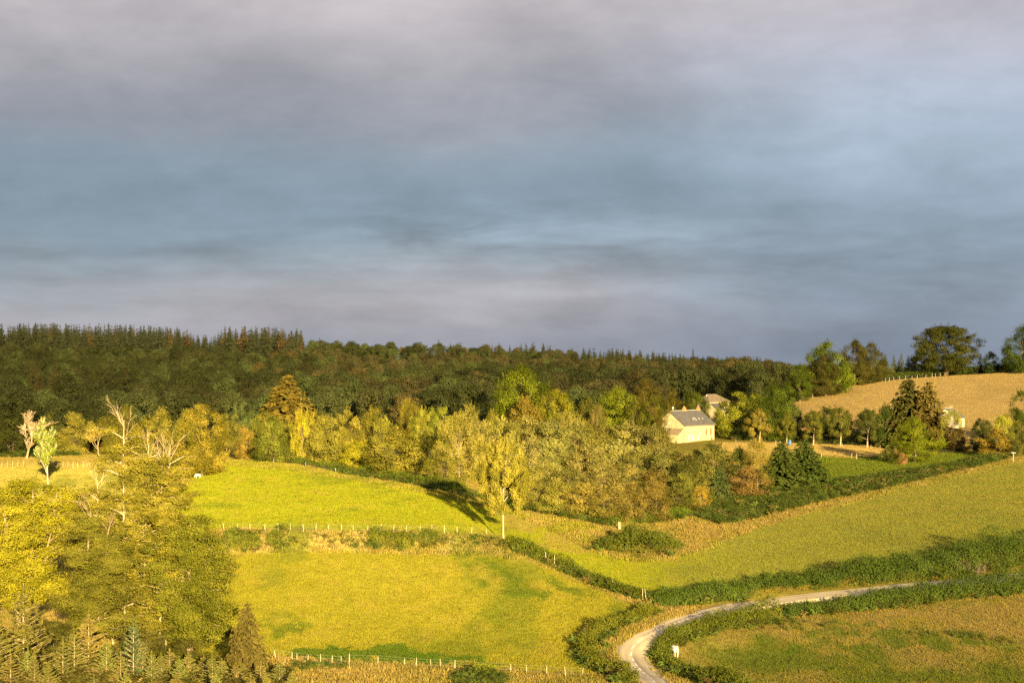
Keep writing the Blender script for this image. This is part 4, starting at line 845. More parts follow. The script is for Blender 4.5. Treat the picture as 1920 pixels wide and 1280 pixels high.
#@@P4
# ------------------------------------------------------------------ trees that stand apart
def skeleton_tree(key, seed, wood, nleaf, leaf, spread=.42, up=.4, lvls=4, minl=3, jit=.03, kids=(4, 6), r0=.02, L0=.55, base_dir=(0, 0, 1)):
    rng = np.random.default_rng(seed); out = []; tips = []
    limbs(rng, (0, 0, -.02), base_dir, L0, r0, 0, lvls, out, tips, spread, up, 5, kids, .58, .11, .35)
    A = np.concatenate([p for p, r, l in out]); h = A[:, 2].max(); w = np.abs(A[:, :2]).max() * 2; sc = np.array([w, w, h])
    g = Geo()
    for p, r, l in out: g.tube(p / sc, np.maximum(r, .0045), [7, 5, 4, 3, 3, 3][l])
    MESH[key + 't'] = g.mesh('trunk', wood, True)
    cand = [p for p, l in tips if l >= minl]; g2 = Geo(); cl = rng.random(len(cand)); k = rng.integers(0, len(cand), nleaf); u = rng.random(nleaf) ** .6
    P = np.array([cand[i][min(int(f * (len(cand[i]) - 1)), len(cand[i]) - 2)] for i, f in zip(k, u)]) / sc + rng.normal(0, jit, (nleaf, 3))
    g2.leaves(P, unit(rng.normal(size=(nleaf, 3)) * .7 + unit(P - [0, 0, .5])), leaf * rng.uniform(.6, 1.4, nleaf), rng, .6, np.clip(cl[k] * .5 + rng.random(nleaf) * .5, 0, 1))
    MESH[key] = g2.mesh('crown', M_LEAF)
skeleton_tree('ash', 411, M_BIRCH, 4200, .042, .42, .45, 4, 3, .03)
skeleton_tree('lean', 423, M_DEAD, 700, .06, .6, .3, 4, 4, .03, (3, 5), base_dir=(-.45, 0, 1))
plant('birch_tree', 'slender white-trunked tree with pale green crown in the paddock', 'tree', 'ash', 90, 908, 783, 74, (.15, .165, .025), rz=.4)
plant('leaning_tree', 'half-bare leaning tree with ochre leaves behind the paddock', 'tree', 'lean', 190, 862, 802, 62, (.27, .20, .03), rz=0.)
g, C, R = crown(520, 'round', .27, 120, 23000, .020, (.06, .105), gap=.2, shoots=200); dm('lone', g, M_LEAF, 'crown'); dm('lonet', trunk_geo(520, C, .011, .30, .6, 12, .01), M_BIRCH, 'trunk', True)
plant('lone_tree', 'lone yellow-leaved tree with white trunk at the end of the post fence', 'tree', 'lone', 943, 1013, 830, 108, (.165, .148, .022), rz=1.)

def layered_tree(name, label, px, Y, top, color, wood, seed, stems, prof, nb, pads, leaf, dead=.0, lpp=60, pad_r=(.7, 1.3), flat=.32, base_z=1.5, tilt=.12):
    """tall tree of several stems with level sprays of leaves, bare above the crown; real metres"""
    lpp = int(lpp * 1.7); rng = np.random.default_rng(seed); p = grounded(px, 0, Y); H = (CZ - (top - 640) / F * Y) - p.z
    root = link(name, None, None, p); tag(root, label, 'tree')
    tr = Geo(); lf = Geo(); LP = []; LN = []; LA = []
    for (dx, dy, tx, ty, hf, r) in stems:
        hs = H * hf; n = 9; t = np.linspace(0, 1, n)
        X = dx + tx * t + np.cumsum(rng.normal(0, .12, n)); Yv = dy + ty * t + np.cumsum(rng.normal(0, .12, n)); Zv = t * hs - .3
        S_ = np.c_[X, Yv, Zv]; tr.tube(S_, r * (1 - t * .78), 8)
        if dead:
            o_ = []; t_ = []     # bare, finely forked tops
            for k in range(4):
                f = rng.uniform(1 - dead * 1.5, .98); q = np.array([np.interp(f, t, S_[:, j]) for j in range(3)]); a = rng.uniform(0, 6.28)
                limbs(rng, q, (math.cos(a) * .6, math.sin(a) * .4, 1.), rng.uniform(1.6, 3.4), .042, 0, 2, o_, t_, .5, .3, 4, (2, 4), .55, .16, .25)
            for P_, R_, l_ in o_: tr.tube(P_, np.maximum(R_, .012), 4)
        for k in range(nb):
            f = rng.uniform(base_z / hs, 1 - dead); q = np.array([np.interp(f, t, S_[:, j]) for j in range(3)]); zr = q[2] / H
            ln = prof(zr) * rng.uniform(.45, 1.1); a = rng.uniform(0, 6.283); d = np.array([math.cos(a), math.sin(a), rng.uniform(-.05, .35)])
            if dead > .05 and d[1] < -.35 and abs(d[0]) < .9 and rng.random() < .3: continue
            e = q + d * ln; m = q + d * ln * .5 + np.array([0, 0, .12 * ln]); tr.tube([q, m, e], [.05 + .012 * ln, .03 + .006 * ln, .012], 4)
            av = rng.random()
            for j in range(pads):
                u = rng.uniform(.3, 1.05); c = (q * (1 - u) + e * u) + np.array([0, 0, .12 * ln * (1 - abs(2 * u - 1))]) + rng.normal(0, .35, 3) * [1, 1, .5]; pr = rng.uniform(*pad_r) * (.5 + .5 * min(1, ln / 3))
                o = unit(rng.normal(size=(lpp, 3))) * (rng.random((lpp, 1)) ** .45) * pr * rng.uniform(.75, 1.2, (lpp, 1)) * np.array([1, 1, flat]); LP.append(c + o)
                LN.append(unit(rng.normal(size=(lpp, 3)) * .38 + unit(o / np.array([1, 1, flat]) + 1e-6) * 1.0 + np.array([0, 0, .25]) + np.r_[d[:2], 0] * .35)); LA.append(np.clip(av * .38 + rng.random() * .46 + rng.random(lpp) * .16, 0, 1))
    leaf *= .74
    LP = np.concatenate(LP); LN = np.concatenate(LN); LA = np.concatenate(LA); LP[:, 2] = np.maximum(LP[:, 2], .1)
    lf.leaves(LP, LN, leaf * rng.uniform(.6, 1.4, len(LP)), rng, .6, LA)
    link('trunk', tr.mesh('trunk', wood, True), root); link('crown', lf.mesh('crown', M_SPRAY), root, color=color)
    return root
layered_tree('dead_topped_tree', 'tall many-stemmed tree with bare white tops in front of the meadow', 250, 246, 783, (.145, .128, .018), M_DEAD, 31,
             [(-1.0, 0, -.6, .5, 1., .19), (1.6, .6, .4, 0, .90, .15), (3.2, .2, .6, .3, .84, .13), (4.0, 1, 1.3, 0, .88, .12), (-2.6, .4, -1.6, 0, .74, .13)],
             lambda z: 7.0 * max(.55, 1 - z * .75) * min(1., .55 + z * 2), 92, 4, .28, .07, 60, (.7, 1.4), .55)
layered_tree('big_oak', 'dark green spreading tree below right of the bare white tops', 352, 243, 975, (.098, .10, .013), M_BARK, 32,
             [(0, 0, .3, 0, 1., .34), (.5, .3, -1.8, .5, .9, .2), (.4, .2, 2.3, .3, .85, .2)], lambda z: 5.2 * math.sqrt(max(.08, 1 - (abs(z - .4) / .62) ** 2)), 54, 4, .28, .0, 84, (.9, 1.9), .62, 2.)
layered_tree('larch_tree', 'olive layered tree between golden oak and bare white tops', 160, 240, 955, (.105, .10, .016), M_BARK, 33,
             [(0, 0, .5, 0, 1., .28), (1.2, 0, 1.8, .4, .85, .18)], lambda z: 6.4 * max(.25, 1 - z * .8), 72, 4, .26, .04, 80, (.9, 1.9), .42, 1.0)
layered_tree('golden_oak', 'big golden-leaved oak at the left frame edge', 52, 250, 893, (.19, .172, .014), M_BARK, 34,
             [(0, 0, .4, 0, .95, .42), (.5, .3, -4.0, .5, .9, .25), (.4, .2, 3.4, .3, .92, .25), (0, 0, -7.0, .3, .8, .22)], lambda z: 5.6 * math.sqrt(max(.1, 1 - (abs(z - .5) / .6) ** 2)), 46, 5, .29, .0, 84, (.9, 1.9), .6, 4.)

# ------------------------------------------------------------------ young conifers in the foreground
def young_spruce(key, seed, whorls=11, per=6, rise=.55, dens=15, w=.5):
    rng = np.random.default_rng(seed); st = Geo(); lf = Geo(); P = []; D = []; A = []
    st.tube([(0, 0, -.05), (.004, 0, .5), (0, .004, .85), (0, 0, 1.)], [.014, .010, .006, .003], 6)
    for k in range(whorls):
        t = k / whorls; z = .03 + .86 * t
        for b in range(per):
            a = b / per * 6.283 + rng.uniform(-.4, .4); L_ = w * (1 - t) ** .8 * rng.uniform(.7, 1.1) + .035; d = unit(np.array([math.cos(a), math.sin(a), rise * rng.uniform(.5, 1.2) * (.4 + .6 * t)]))
            st.tube([(0, 0, z), d * L_ + [0, 0, z]], [.005, .0015], 3); av = rng.random()
            m = int(dens * L_ / w + 4); u = rng.uniform(.1, 1.05, m); q = d * (L_ * u)[:, None] + [0, 0, z]
            sd = unit(np.cross(d, [0, 0, 1.])); s = rng.choice([-1, 1], m)[:, None]
            P.append(q + sd * s * .02 + rng.normal(0, .006, (m, 3))); D.append(unit(d + sd * s * .8 + rng.normal(size=(m, 3)) * .3)); A.append(np.clip(av * .4 + u * .3 + rng.random(m) * .3, 0, 1))
    m = 30; u = rng.random(m); P.append(np.c_[rng.normal(0, .008, m), rng.normal(0, .008, m), .86 + .13 * u]); D.append(unit(rng.normal(size=(m, 3)) + [0, 0, 1.2])); A.append(rng.random(m))
    P = np.concatenate(P); D = np.concatenate(D); A = np.concatenate(A); n = len(P)
    lf.leaves(P, unit(rng.normal(size=(n, 3)) * .6 + np.c_[P[:, :2] * 2, np.full(n, .5)]), .075 * rng.uniform(.7, 1.3, n), rng, .34, A, T=D)
    MESH[key] = lf.mesh('foliage', M_NEEDLE); MESH[key + 't'] = st.mesh('stem', M_DEAD, True)
for v in range(4): young_spruce(f'young{v}', 700 + v, 11 + v, 6, .5 + .1 * v)
YS = [(52,1212,205,46,'first'),(64,1216,198,40,''),(118,1192,208,58,''),(139,1176,214,70,''),(166,1148,220,96,''),(200,1196,212,62,''),(226,1222,206,52,''),(268,1202,214,66,''),(284,1218,208,50,''),(302,1222,214,52,''),
      (318,1214,220,58,''),(336,1228,210,48,''),(353,1220,216,56,''),(382,1226,222,54,''),(398,1224,212,56,''),(416,1232,220,50,''),(443,1240,214,52,''),(454,1246,222,44,''),(489,1240,216,58,''),(524,1238,220,56,''),
      (176,1262,196,60,''),(234,1258,194,64,''),(90,1240,196,66,''),(20,1226,200,70,''),(470,1262,200,56,''),(405,1258,198,60,''),(330,1260,197,62,''),(500,1262,206,50,''),(548,1256,214,46,'')]
ORD = 'first second third fourth fifth sixth seventh eighth ninth tenth eleventh twelfth thirteenth fourteenth fifteenth sixteenth seventeenth eighteenth nineteenth twentieth'.split()
rows = [sorted([t for t in YS if t[2] >= 206], key=lambda t: t[0]), sorted([t for t in YS if t[2] < 206], key=lambda t: t[0])]
i = 0
for nm, row in zip(('back', 'front'), rows):
    for k, (px, top, Y, w, _) in enumerate(row):
        plant('young_spruce', f'young spruce with a thin leader, {ORD[k]} from the left in the {nm} row of saplings', 'tree', f'young{i % 4}', px, 0, top, w * 1.1, (.105 + .012 * (i % 3), .108 + .012 * (i % 2), .024), 'young spruces along the bottom left', Y=Y); i += 1
plant('young_spruce', 'young blue-green spruce standing out among the yellowish saplings', 'tree', 'young1', 250, 0, 1158, 84, (.085, .105, .042), 'young spruces along the bottom left', Y=212)
plant('young_spruce', 'largest bushy young conifer in the bottom left corner', 'tree', 'young2', 44, 0, 1092, 150, (.12, .115, .024), 'young spruces along the bottom left', Y=214)
plant('young_spruce', 'tall feathery young conifer at the left frame edge, bottom', 'tree', 'young3', -10, 0, 1150, 150, (.105, .10, .02), 'young spruces along the bottom left', Y=208)
plant('drooping_spruce', 'brown-green drooping spruce alone before the yellow pasture', 'tree', 'fir1', 463, 0, 1128, 105, (.10, .085, .024), Y=228)
plant('shrub', 'low brown-green shrub under the larch beside the saplings', 'shrub', 'bush0', 255, 0, 1180, 120, (.08, .07, .016), Y=226)
plant('shrub', 'low olive shrub behind the saplings below the dark green tree', 'shrub', 'bush2', 350, 0, 1196, 120, (.085, .08, .016), Y=228)
plant('shrub', 'olive shrub behind the largest bushy young conifer', 'shrub', 'bush3', 100, 0, 1165, 120, (.085, .08, .018), Y=230)

# ------------------------------------------------------------------ hedges
EDGE = []
def hedge(name, label, path, hgt, wid, color, seed, leaf=.30, dens=60, cat='hedge', up=1.0, group=None, fill=1.0):
    """path: pixels along its foot; a lumpy bank of fronds and leaves along it"""
    rng = np.random.default_rng(seed); P, s = smooth_path([tuple(at(*q))[:2] for q in path], 300); Nn = normals2(P)
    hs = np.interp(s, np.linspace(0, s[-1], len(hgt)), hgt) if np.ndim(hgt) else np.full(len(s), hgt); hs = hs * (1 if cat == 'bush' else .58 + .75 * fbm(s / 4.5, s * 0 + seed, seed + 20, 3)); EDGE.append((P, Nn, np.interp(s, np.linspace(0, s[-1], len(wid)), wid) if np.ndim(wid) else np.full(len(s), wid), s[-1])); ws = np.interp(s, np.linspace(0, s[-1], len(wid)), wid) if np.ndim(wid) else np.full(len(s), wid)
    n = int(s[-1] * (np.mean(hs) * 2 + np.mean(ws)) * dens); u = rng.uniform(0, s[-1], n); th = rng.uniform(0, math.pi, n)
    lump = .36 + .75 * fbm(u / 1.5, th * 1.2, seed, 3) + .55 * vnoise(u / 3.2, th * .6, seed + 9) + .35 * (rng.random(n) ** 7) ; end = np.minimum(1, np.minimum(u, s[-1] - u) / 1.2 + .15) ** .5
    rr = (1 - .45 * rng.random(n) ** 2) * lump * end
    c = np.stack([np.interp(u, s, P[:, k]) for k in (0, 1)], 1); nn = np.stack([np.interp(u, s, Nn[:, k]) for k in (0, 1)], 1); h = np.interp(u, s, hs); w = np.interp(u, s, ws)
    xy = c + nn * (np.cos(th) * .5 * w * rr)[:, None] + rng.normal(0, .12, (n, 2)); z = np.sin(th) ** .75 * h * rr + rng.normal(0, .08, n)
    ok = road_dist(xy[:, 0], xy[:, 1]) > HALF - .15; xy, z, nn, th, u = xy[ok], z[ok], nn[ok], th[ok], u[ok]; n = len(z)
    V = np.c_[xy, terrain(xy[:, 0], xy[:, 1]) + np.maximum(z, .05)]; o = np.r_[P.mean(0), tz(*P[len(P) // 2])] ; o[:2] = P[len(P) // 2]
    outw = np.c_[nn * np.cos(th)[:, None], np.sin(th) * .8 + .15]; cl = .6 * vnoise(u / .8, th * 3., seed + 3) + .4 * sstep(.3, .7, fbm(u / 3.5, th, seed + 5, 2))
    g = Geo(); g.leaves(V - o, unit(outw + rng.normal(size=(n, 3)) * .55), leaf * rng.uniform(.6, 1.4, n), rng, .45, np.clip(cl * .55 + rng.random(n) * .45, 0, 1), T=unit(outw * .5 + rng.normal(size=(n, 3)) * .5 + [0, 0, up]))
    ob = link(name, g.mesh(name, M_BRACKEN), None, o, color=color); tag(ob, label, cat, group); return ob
HG = (.066, .095, .018)
hedge('bracken_hedge', 'long dark green bracken hedge along the upper side of the lane', [(1232,1134),(1300,1127),(1380,1118),(1460,1109),(1540,1100),(1620,1090),(1700,1080),(1780,1068),(1850,1056),(1960,1036)], (2.0, 2.4, 2.8, 3.0, 3.4, 3.8, 4.2), (3.4, 4.2, 5., 6., 8., 10., 13.), HG, 1)
hedge('bracken_hedge', 'dark green bracken hedge along the lower side of the lane', [(1466,1152),(1520,1149),(1600,1144),(1680,1135),(1760,1124),(1850,1115),(1960,1105)], (1.8, 2.2, 3.0, 3.2), (2.8, 3.2, 3.4, 3.6), HG, 2)
hedge('bramble_hedge', 'leafy green hedge on the inside of the lane bend, behind the white cow', [(1460,1164),(1420,1167),(1380,1171),(1330,1180),(1290,1191),(1260,1205),(1238,1220),(1238,1240),(1258,1256),(1290,1270),(1340,1284),(1400,1300)], (2.8, 2.3, 1.9, 1.8, 1.8, 1.9, 2.1), (3.4, 2.6, 2.2, 2.2, 2.4, 2.6), (.095, .11, .016), 3)
hedge('bramble_hedge', 'leafy green hedge round the outside of the lane bend', [(1232,1146),(1200,1158),(1160,1172),(1122,1190),(1098,1212),(1100,1236),(1124,1254),(1160,1266),(1200,1272)], (1.4, 1.6, 1.7, 1.7, 1.5), (2.2, 2.5, 2.6, 2.5), (.115, .12, .016), 4)
hedge('bramble_hedge', 'narrow dark green hedge running diagonally below the lone tree', [(948,1022),(980,1036),(1020,1052),(1060,1068),(1100,1086),(1150,1106),(1208,1126)], (1.7, 1.8, 1.6, 1.5), (1.9, 1.9, 1.9), (.08, .095, .015), 5)
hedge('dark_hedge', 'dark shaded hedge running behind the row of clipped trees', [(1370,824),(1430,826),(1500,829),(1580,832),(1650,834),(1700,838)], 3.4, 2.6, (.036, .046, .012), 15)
hedge('bramble_mound', 'rounded green bramble mound in the tan corner of the meadow', [(1136,1026),(1170,1034),(1205,1034),(1248,1022)], (2.2, 3.2, 3.2, 2.2), (6, 9, 9, 6), (.085, .10, .016), 6, cat='bush')
hedge('bramble_hedge', 'low hedge of brambles at the foot of the woodland strip', [(470,866),(560,870),(640,884),(720,895),(800,910),(870,928)], (1.2, 1.6, 1.8, 2.2), (2, 2.4, 3), (.085, .105, .015), 7)
hedge('bramble_hedge', 'green bramble fringe in front of the thicket', [(960,952),(1020,960),(1080,968),(1150,980),(1230,980),(1290,968)], (1.5, 1.6, 1.5), (2.4, 2.6, 2.4), (.085, .115, .015), 8)
hedge('bramble_mound', 'small dark bramble clump left of the post fence end', [(500,1016),(530,1016)], 1.5, 2.4, (.10, .11, .016), 9, cat='bush', group='bramble clumps on the bank')
hedge('bramble_mound', 'largest bramble clump on the bank below the fence middle', [(690,1012),(740,1018),(775,1022)], 1.7, 2.6, (.11, .12, .016), 10, cat='bush', group='bramble clumps on the bank')
hedge('bramble_mound', 'bramble clump on the bank close to the lone tree', [(785,1010),(825,1010)], 1.4, 2.2, (.09, .105, .016), 11, cat='bush', group='bramble clumps on the bank')
hedge('bramble_mound', 'long bramble clump at the left end of the bank', [(415,1015),(455,1020),(490,1024)], 1.5, 2.4, (.10, .115, .016), 12, cat='bush', group='bramble clumps on the bank')
hedge('bramble_mound', 'bushy green clump between fence and lane at the bottom edge', [(1150,1278),(1200,1284),(1240,1290)], 1.6, 2.6, (.085, .095, .015), 13, cat='bush')
hedge('bramble_mound', 'bright yellow-green bush at the bottom pasture fence', [(880,1262),(930,1264)], 1.3, 1.8, (.16, .17, .018), 14, cat='bush')
def hedge_edges():
    rng = np.random.default_rng(44); X = []
    for P, Nn, ws, ln in EDGE:
        m = int(ln * 3.2); i = rng.integers(0, len(P), m); o = rng.choice([-1, 1], m) * ws[i] * rng.uniform(.25, .75, m); X.append(P[i] + Nn[i] * o[:, None] + rng.normal(0, .25, (m, 2)))
    X = np.concatenate(X); X = X[road_dist(X[:, 0], X[:, 1]) > HALF + .25]; n = len(X); q = vnoise(X[:, 0] / 3, X[:, 1] / 3, 8)[:, None]; c = (BR_G * (1 - q) + BR_Y * q) * 1.1; t = rng.random(n) < .16; c[t] = BR_T * .9
    scatter('bracken', X[:, 0], X[:, 1], terrain(X[:, 0], X[:, 1]) - .05, c * rng.uniform(.7, 1.3, n)[:, None], rng.uniform(.7, 1.5, n), G_FERN, 'fern fronds fringing the hedges', 'bracken', 260, .25)
hedge_edges()
def foxgloves():
    rng = np.random.default_rng(3); g = Geo()
    P0 = [at(px, py) for px, py in zip(rng.uniform(1790, 1850, 46), rng.uniform(1070, 1080, 46))]; o = P0[0]
    for p in P0:
        h = rng.uniform(1.2, 2.0); b = np.array(p - o); g.tube([b, b + [0, 0, h]], [.02, .01], 3); m = 16
        g.leaves(b + np.c_[rng.normal(0, .06, (m, 2)), rng.uniform(.55, 1, m) * h], rng.normal(size=(m, 3)), .14, rng, .7, rng.random(m))
    tag(link('foxglove', g.mesh('foxglove', M_LEAF), None, o, color=(.24, .13, .17)), 'pinkish flower spikes in front of the upper lane hedge', 'flowers', kind='stuff')
foxgloves()

# ------------------------------------------------------------------ fences
def post_mesh(seed, h=1.2, r=.045):
    rng = np.random.default_rng(seed); g = Geo(); l = rng.normal(0, .02, 2)
    g.tube([(0, 0, -.3), (l[0] * .5, l[1] * .5, h * .5), (l[0], l[1], h), (l[0], l[1], h + .02)], [r, r * .96, r * .92, r * .3], 8); return g.mesh('post', M_POST)
POSTS = [post_mesh(i) for i in range(4)]
def fence(label, posts, h=1.0, wires=(.45, .8, 1.1), r=1., group=None):
    pts = [at(x, y) for x, y in posts]; o = pts[0]; root = link('post_fence', None, None, o); tag(root, label, 'fence', group); rr = random.Random(len(posts))
    for i, p in enumerate(pts):
        q = link('post', POSTS[i % 4], root, p - o, rr.uniform(0, 6), (r * rr.uniform(.9, 1.2), r * rr.uniform(.9, 1.2), h * rr.uniform(.86, 1.12)))
        q.rotation_euler = (rr.gauss(0, .05), rr.gauss(0, .05), rr.uniform(0, 6))
    for z in wires:
        g = Geo(); g.tube([np.array(p - o) + [0, 0, z * h] for p in pts], .006, 3); link('wire', g.mesh('wire', M_WIRE), root)
fence('row of pale posts between the upper meadow and the bank', [(419,993),(445,993),(469,994),(496,995),(522,995),(544,996),(569,996),(592,996),(616,996),(640,996),(663,997),(689,997),(713,997),(738,997),(762,998),(787,998),(810,998),(833,999),(857,999),(884,1001),(912,1004)])
fence('leaning pale posts along the bottom edge of the yellow pasture', [(517,1237),(548,1240),(557,1242),(577,1244),(601,1246),(622,1247),(640,1248),(655,1246),(709,1246),(759,1250),(780,1252),(808,1254),(826,1254),(853,1256),(958,1262),(988,1264),(1025,1267),(1061,1270),(1092,1270)], 1.1)
fence('row of pale posts behind the paddock of the white birch', [(4,877),(14,877),(24,877),(33,877),(43,876),(98,876),(108,877),(118,878),(127,879),(137,879),(146,879),(156,879),(168,879),(200,886),(232,898)], 1.35)
fence('row of posts behind the brown meadow edge at the woodland strip', [(513,869),(543,868),(573,876),(630,888)], 1.0)
fence('brown posts along the top of the dry hill', [(1607,720),(1632,719),(1655,716),(1660,716),(1667,715),(1676,714),(1687,713),(1698,712),(1710,711),(1720,710),(1736,709),(1748,708),(1754,707),(1763,706),(1772,705)], 1.3, r=1.5)
fence('wooden posts along the left edge of the dry hill', [(1500,756),(1512,750),(1524,746),(1537,742),(1550,738),(1562,735),(1575,731)], 1.3, r=1.6)
fence('posts with white tape in front of the clipped trees', [(1380,832),(1430,832),(1454,834),(1463,834),(1482,833),(1530,837),(1580,839),(1633,841),(1650,842)], 1.1, (.9,))
fence('two slanting pale posts between stubble and crop field', [(1540,859),(1597,860),(1606,862),(1640,858)], 1.25, (.9,), r=1.6)
fence('weathered posts standing in the diagonal hedge', [(1025,1058),(1039,1064),(1149,1107),(1205,1126),(1212,1128)], 1.5, (), r=1.2)
def chunky_post():
    p = at(1161, 992); g = Geo()
    g.tube([(0, 0, -.3), (.02, 0, .6), (0, .02, 1.25), (.0, .0, 1.34)], [.24, .22, .23, .12], 9)
    tag(link('gate_post', g.mesh('gate_post', M_POST), None, p), 'thick pale post standing alone left of the bramble mound', 'post')
chunky_post()
def gate():
    a, b = at(1180, 1279), at(1194, 1281); root = link('wooden_gate', None, None, a); tag(root, 'small wooden gate between hedge and lane at the bottom edge', 'gate'); d = b - a
    for q in (Vector((0, 0, 0)), d): link('post', POSTS[0], root, q, 0, (1.1, 1.1, 1.05))
    for z in (.35, .65, .95):
        g = Geo(); n = np.array((-d.y, d.x, 0)); n = n / np.linalg.norm(n) * .08; g.tube([np.array((0, 0, z)) + n, np.array(d) + [0, 0, z] + n], .04, 4); link('rail', g.mesh('rail', M_POST), root)
gate()
#@@P5
# ------------------------------------------------------------------ buildings
M_STONE = plain_mat('rendered_stone', (.35, .285, .185), (.46, .38, .26), .8, bump=.4); M_SLATE = plain_mat('slate', (.085, .078, .076), (.125, .116, .112), 1.2, .6, .35, .4); M_TILE = plain_mat('clay_tile', (.17, .125, .08), (.27, .20, .13), 1.5, bump=.5)
M_TERRA = plain_mat('terracotta', (.42, .17, .07), (.52, .24, .11), 3.); M_SHUT = plain_mat('shutter_paint', (.24, .085, .02), (.30, .11, .03), 3.); M_WHITE = plain_mat('white_render', (.52, .47, .39), (.60, .55, .47), .7, bump=.2)
M_ZINC = plain_mat('zinc', (.42, .41, .40), (.52, .51, .50), 3., .5, .4); M_GLASS = plain_mat('skylight_glass', (.30, .30, .30), rough=.15, spec=.6); M_SURR = plain_mat('window_surround', (.62, .50, .34), (.70, .58, .42), 2.)
M_PLASTER = plain_mat('repair_plaster', (.64, .57, .45), (.72, .65, .53), 1.5)
def prism(g, pts2, y0, y1):
    """polygon in x-z pushed from y0 to y1"""
    n = len(pts2); V = [(x, y0, z) for x, z in pts2] + [(x, y1, z) for x, z in pts2]
    Q = [(i, (i + 1) % n, n + (i + 1) % n, n + i) for i in range(n)]; T = [(0, i + 1, i) for i in range(1, n - 1)] + [(n, n + i, n + i + 1) for i in range(1, n - 1)]
    g.add(V, Q, T)
def box_obj(name, mat, root, *b):
    g = Geo(); g.box(*b); return link(name, g.mesh(name, mat), root)
def gable_house(name, label, px, base, Y, alpha, W, D, eave, ridge, wallm, roofm, cat='house', over=.3):
    """local x along the front wall, y to the back; origin at the front left corner"""
    p = grounded(px, base, Y); root = link(name, None, None, p, math.radians(alpha)); tag(root, label, cat)
    if eave > 100: eave, ridge = [CZ - (q - 640) / F * Y - p.z for q in (eave, ridge)]   # heights read off the photograph
    V = [(0, 0, -1), (W, 0, -1), (W, D, -1), (0, D, -1), (0, 0, eave), (W, 0, eave), (W, D, eave), (0, D, eave), (0, D / 2, ridge - .12), (W, D / 2, ridge - .12)]
    g = Geo(); g.add(V, [(0, 1, 5, 4), (2, 3, 7, 6)], [(3, 0, 4), (3, 4, 7), (4, 8, 7), (1, 2, 6), (1, 6, 5), (5, 6, 9)]); link('wall', g.mesh('wall', wallm), root)
    sl = (ridge - eave) / (D / 2); t = .14; g = Geo(); y0, y1 = -over, D / 2; z0, z1 = eave - over * sl, ridge
    for s in (0, 1):
        f = (lambda y: y) if s == 0 else (lambda y: D - y)
        V = [(x, f(y), z + dz) for dz in (0, t) for (y, z) in ((y0, z0), (y1, z1)) for x in (-over, W + over)]
        g.add(V, [(0, 1, 3, 2), (4, 6, 7, 5), (0, 4, 5, 1), (0, 2, 6, 4), (1, 5, 7, 3)])
    roof = link('roof', g.mesh('roof', roofm), root)
    g = Geo(); g.box(-over, W + over, D / 2 - .16, D / 2 + .16, ridge + t - .02, ridge + t + .09); link('ridge_cap', g.mesh('ridge_cap', M_ZINC), roof)
    return root, roof, sl, t
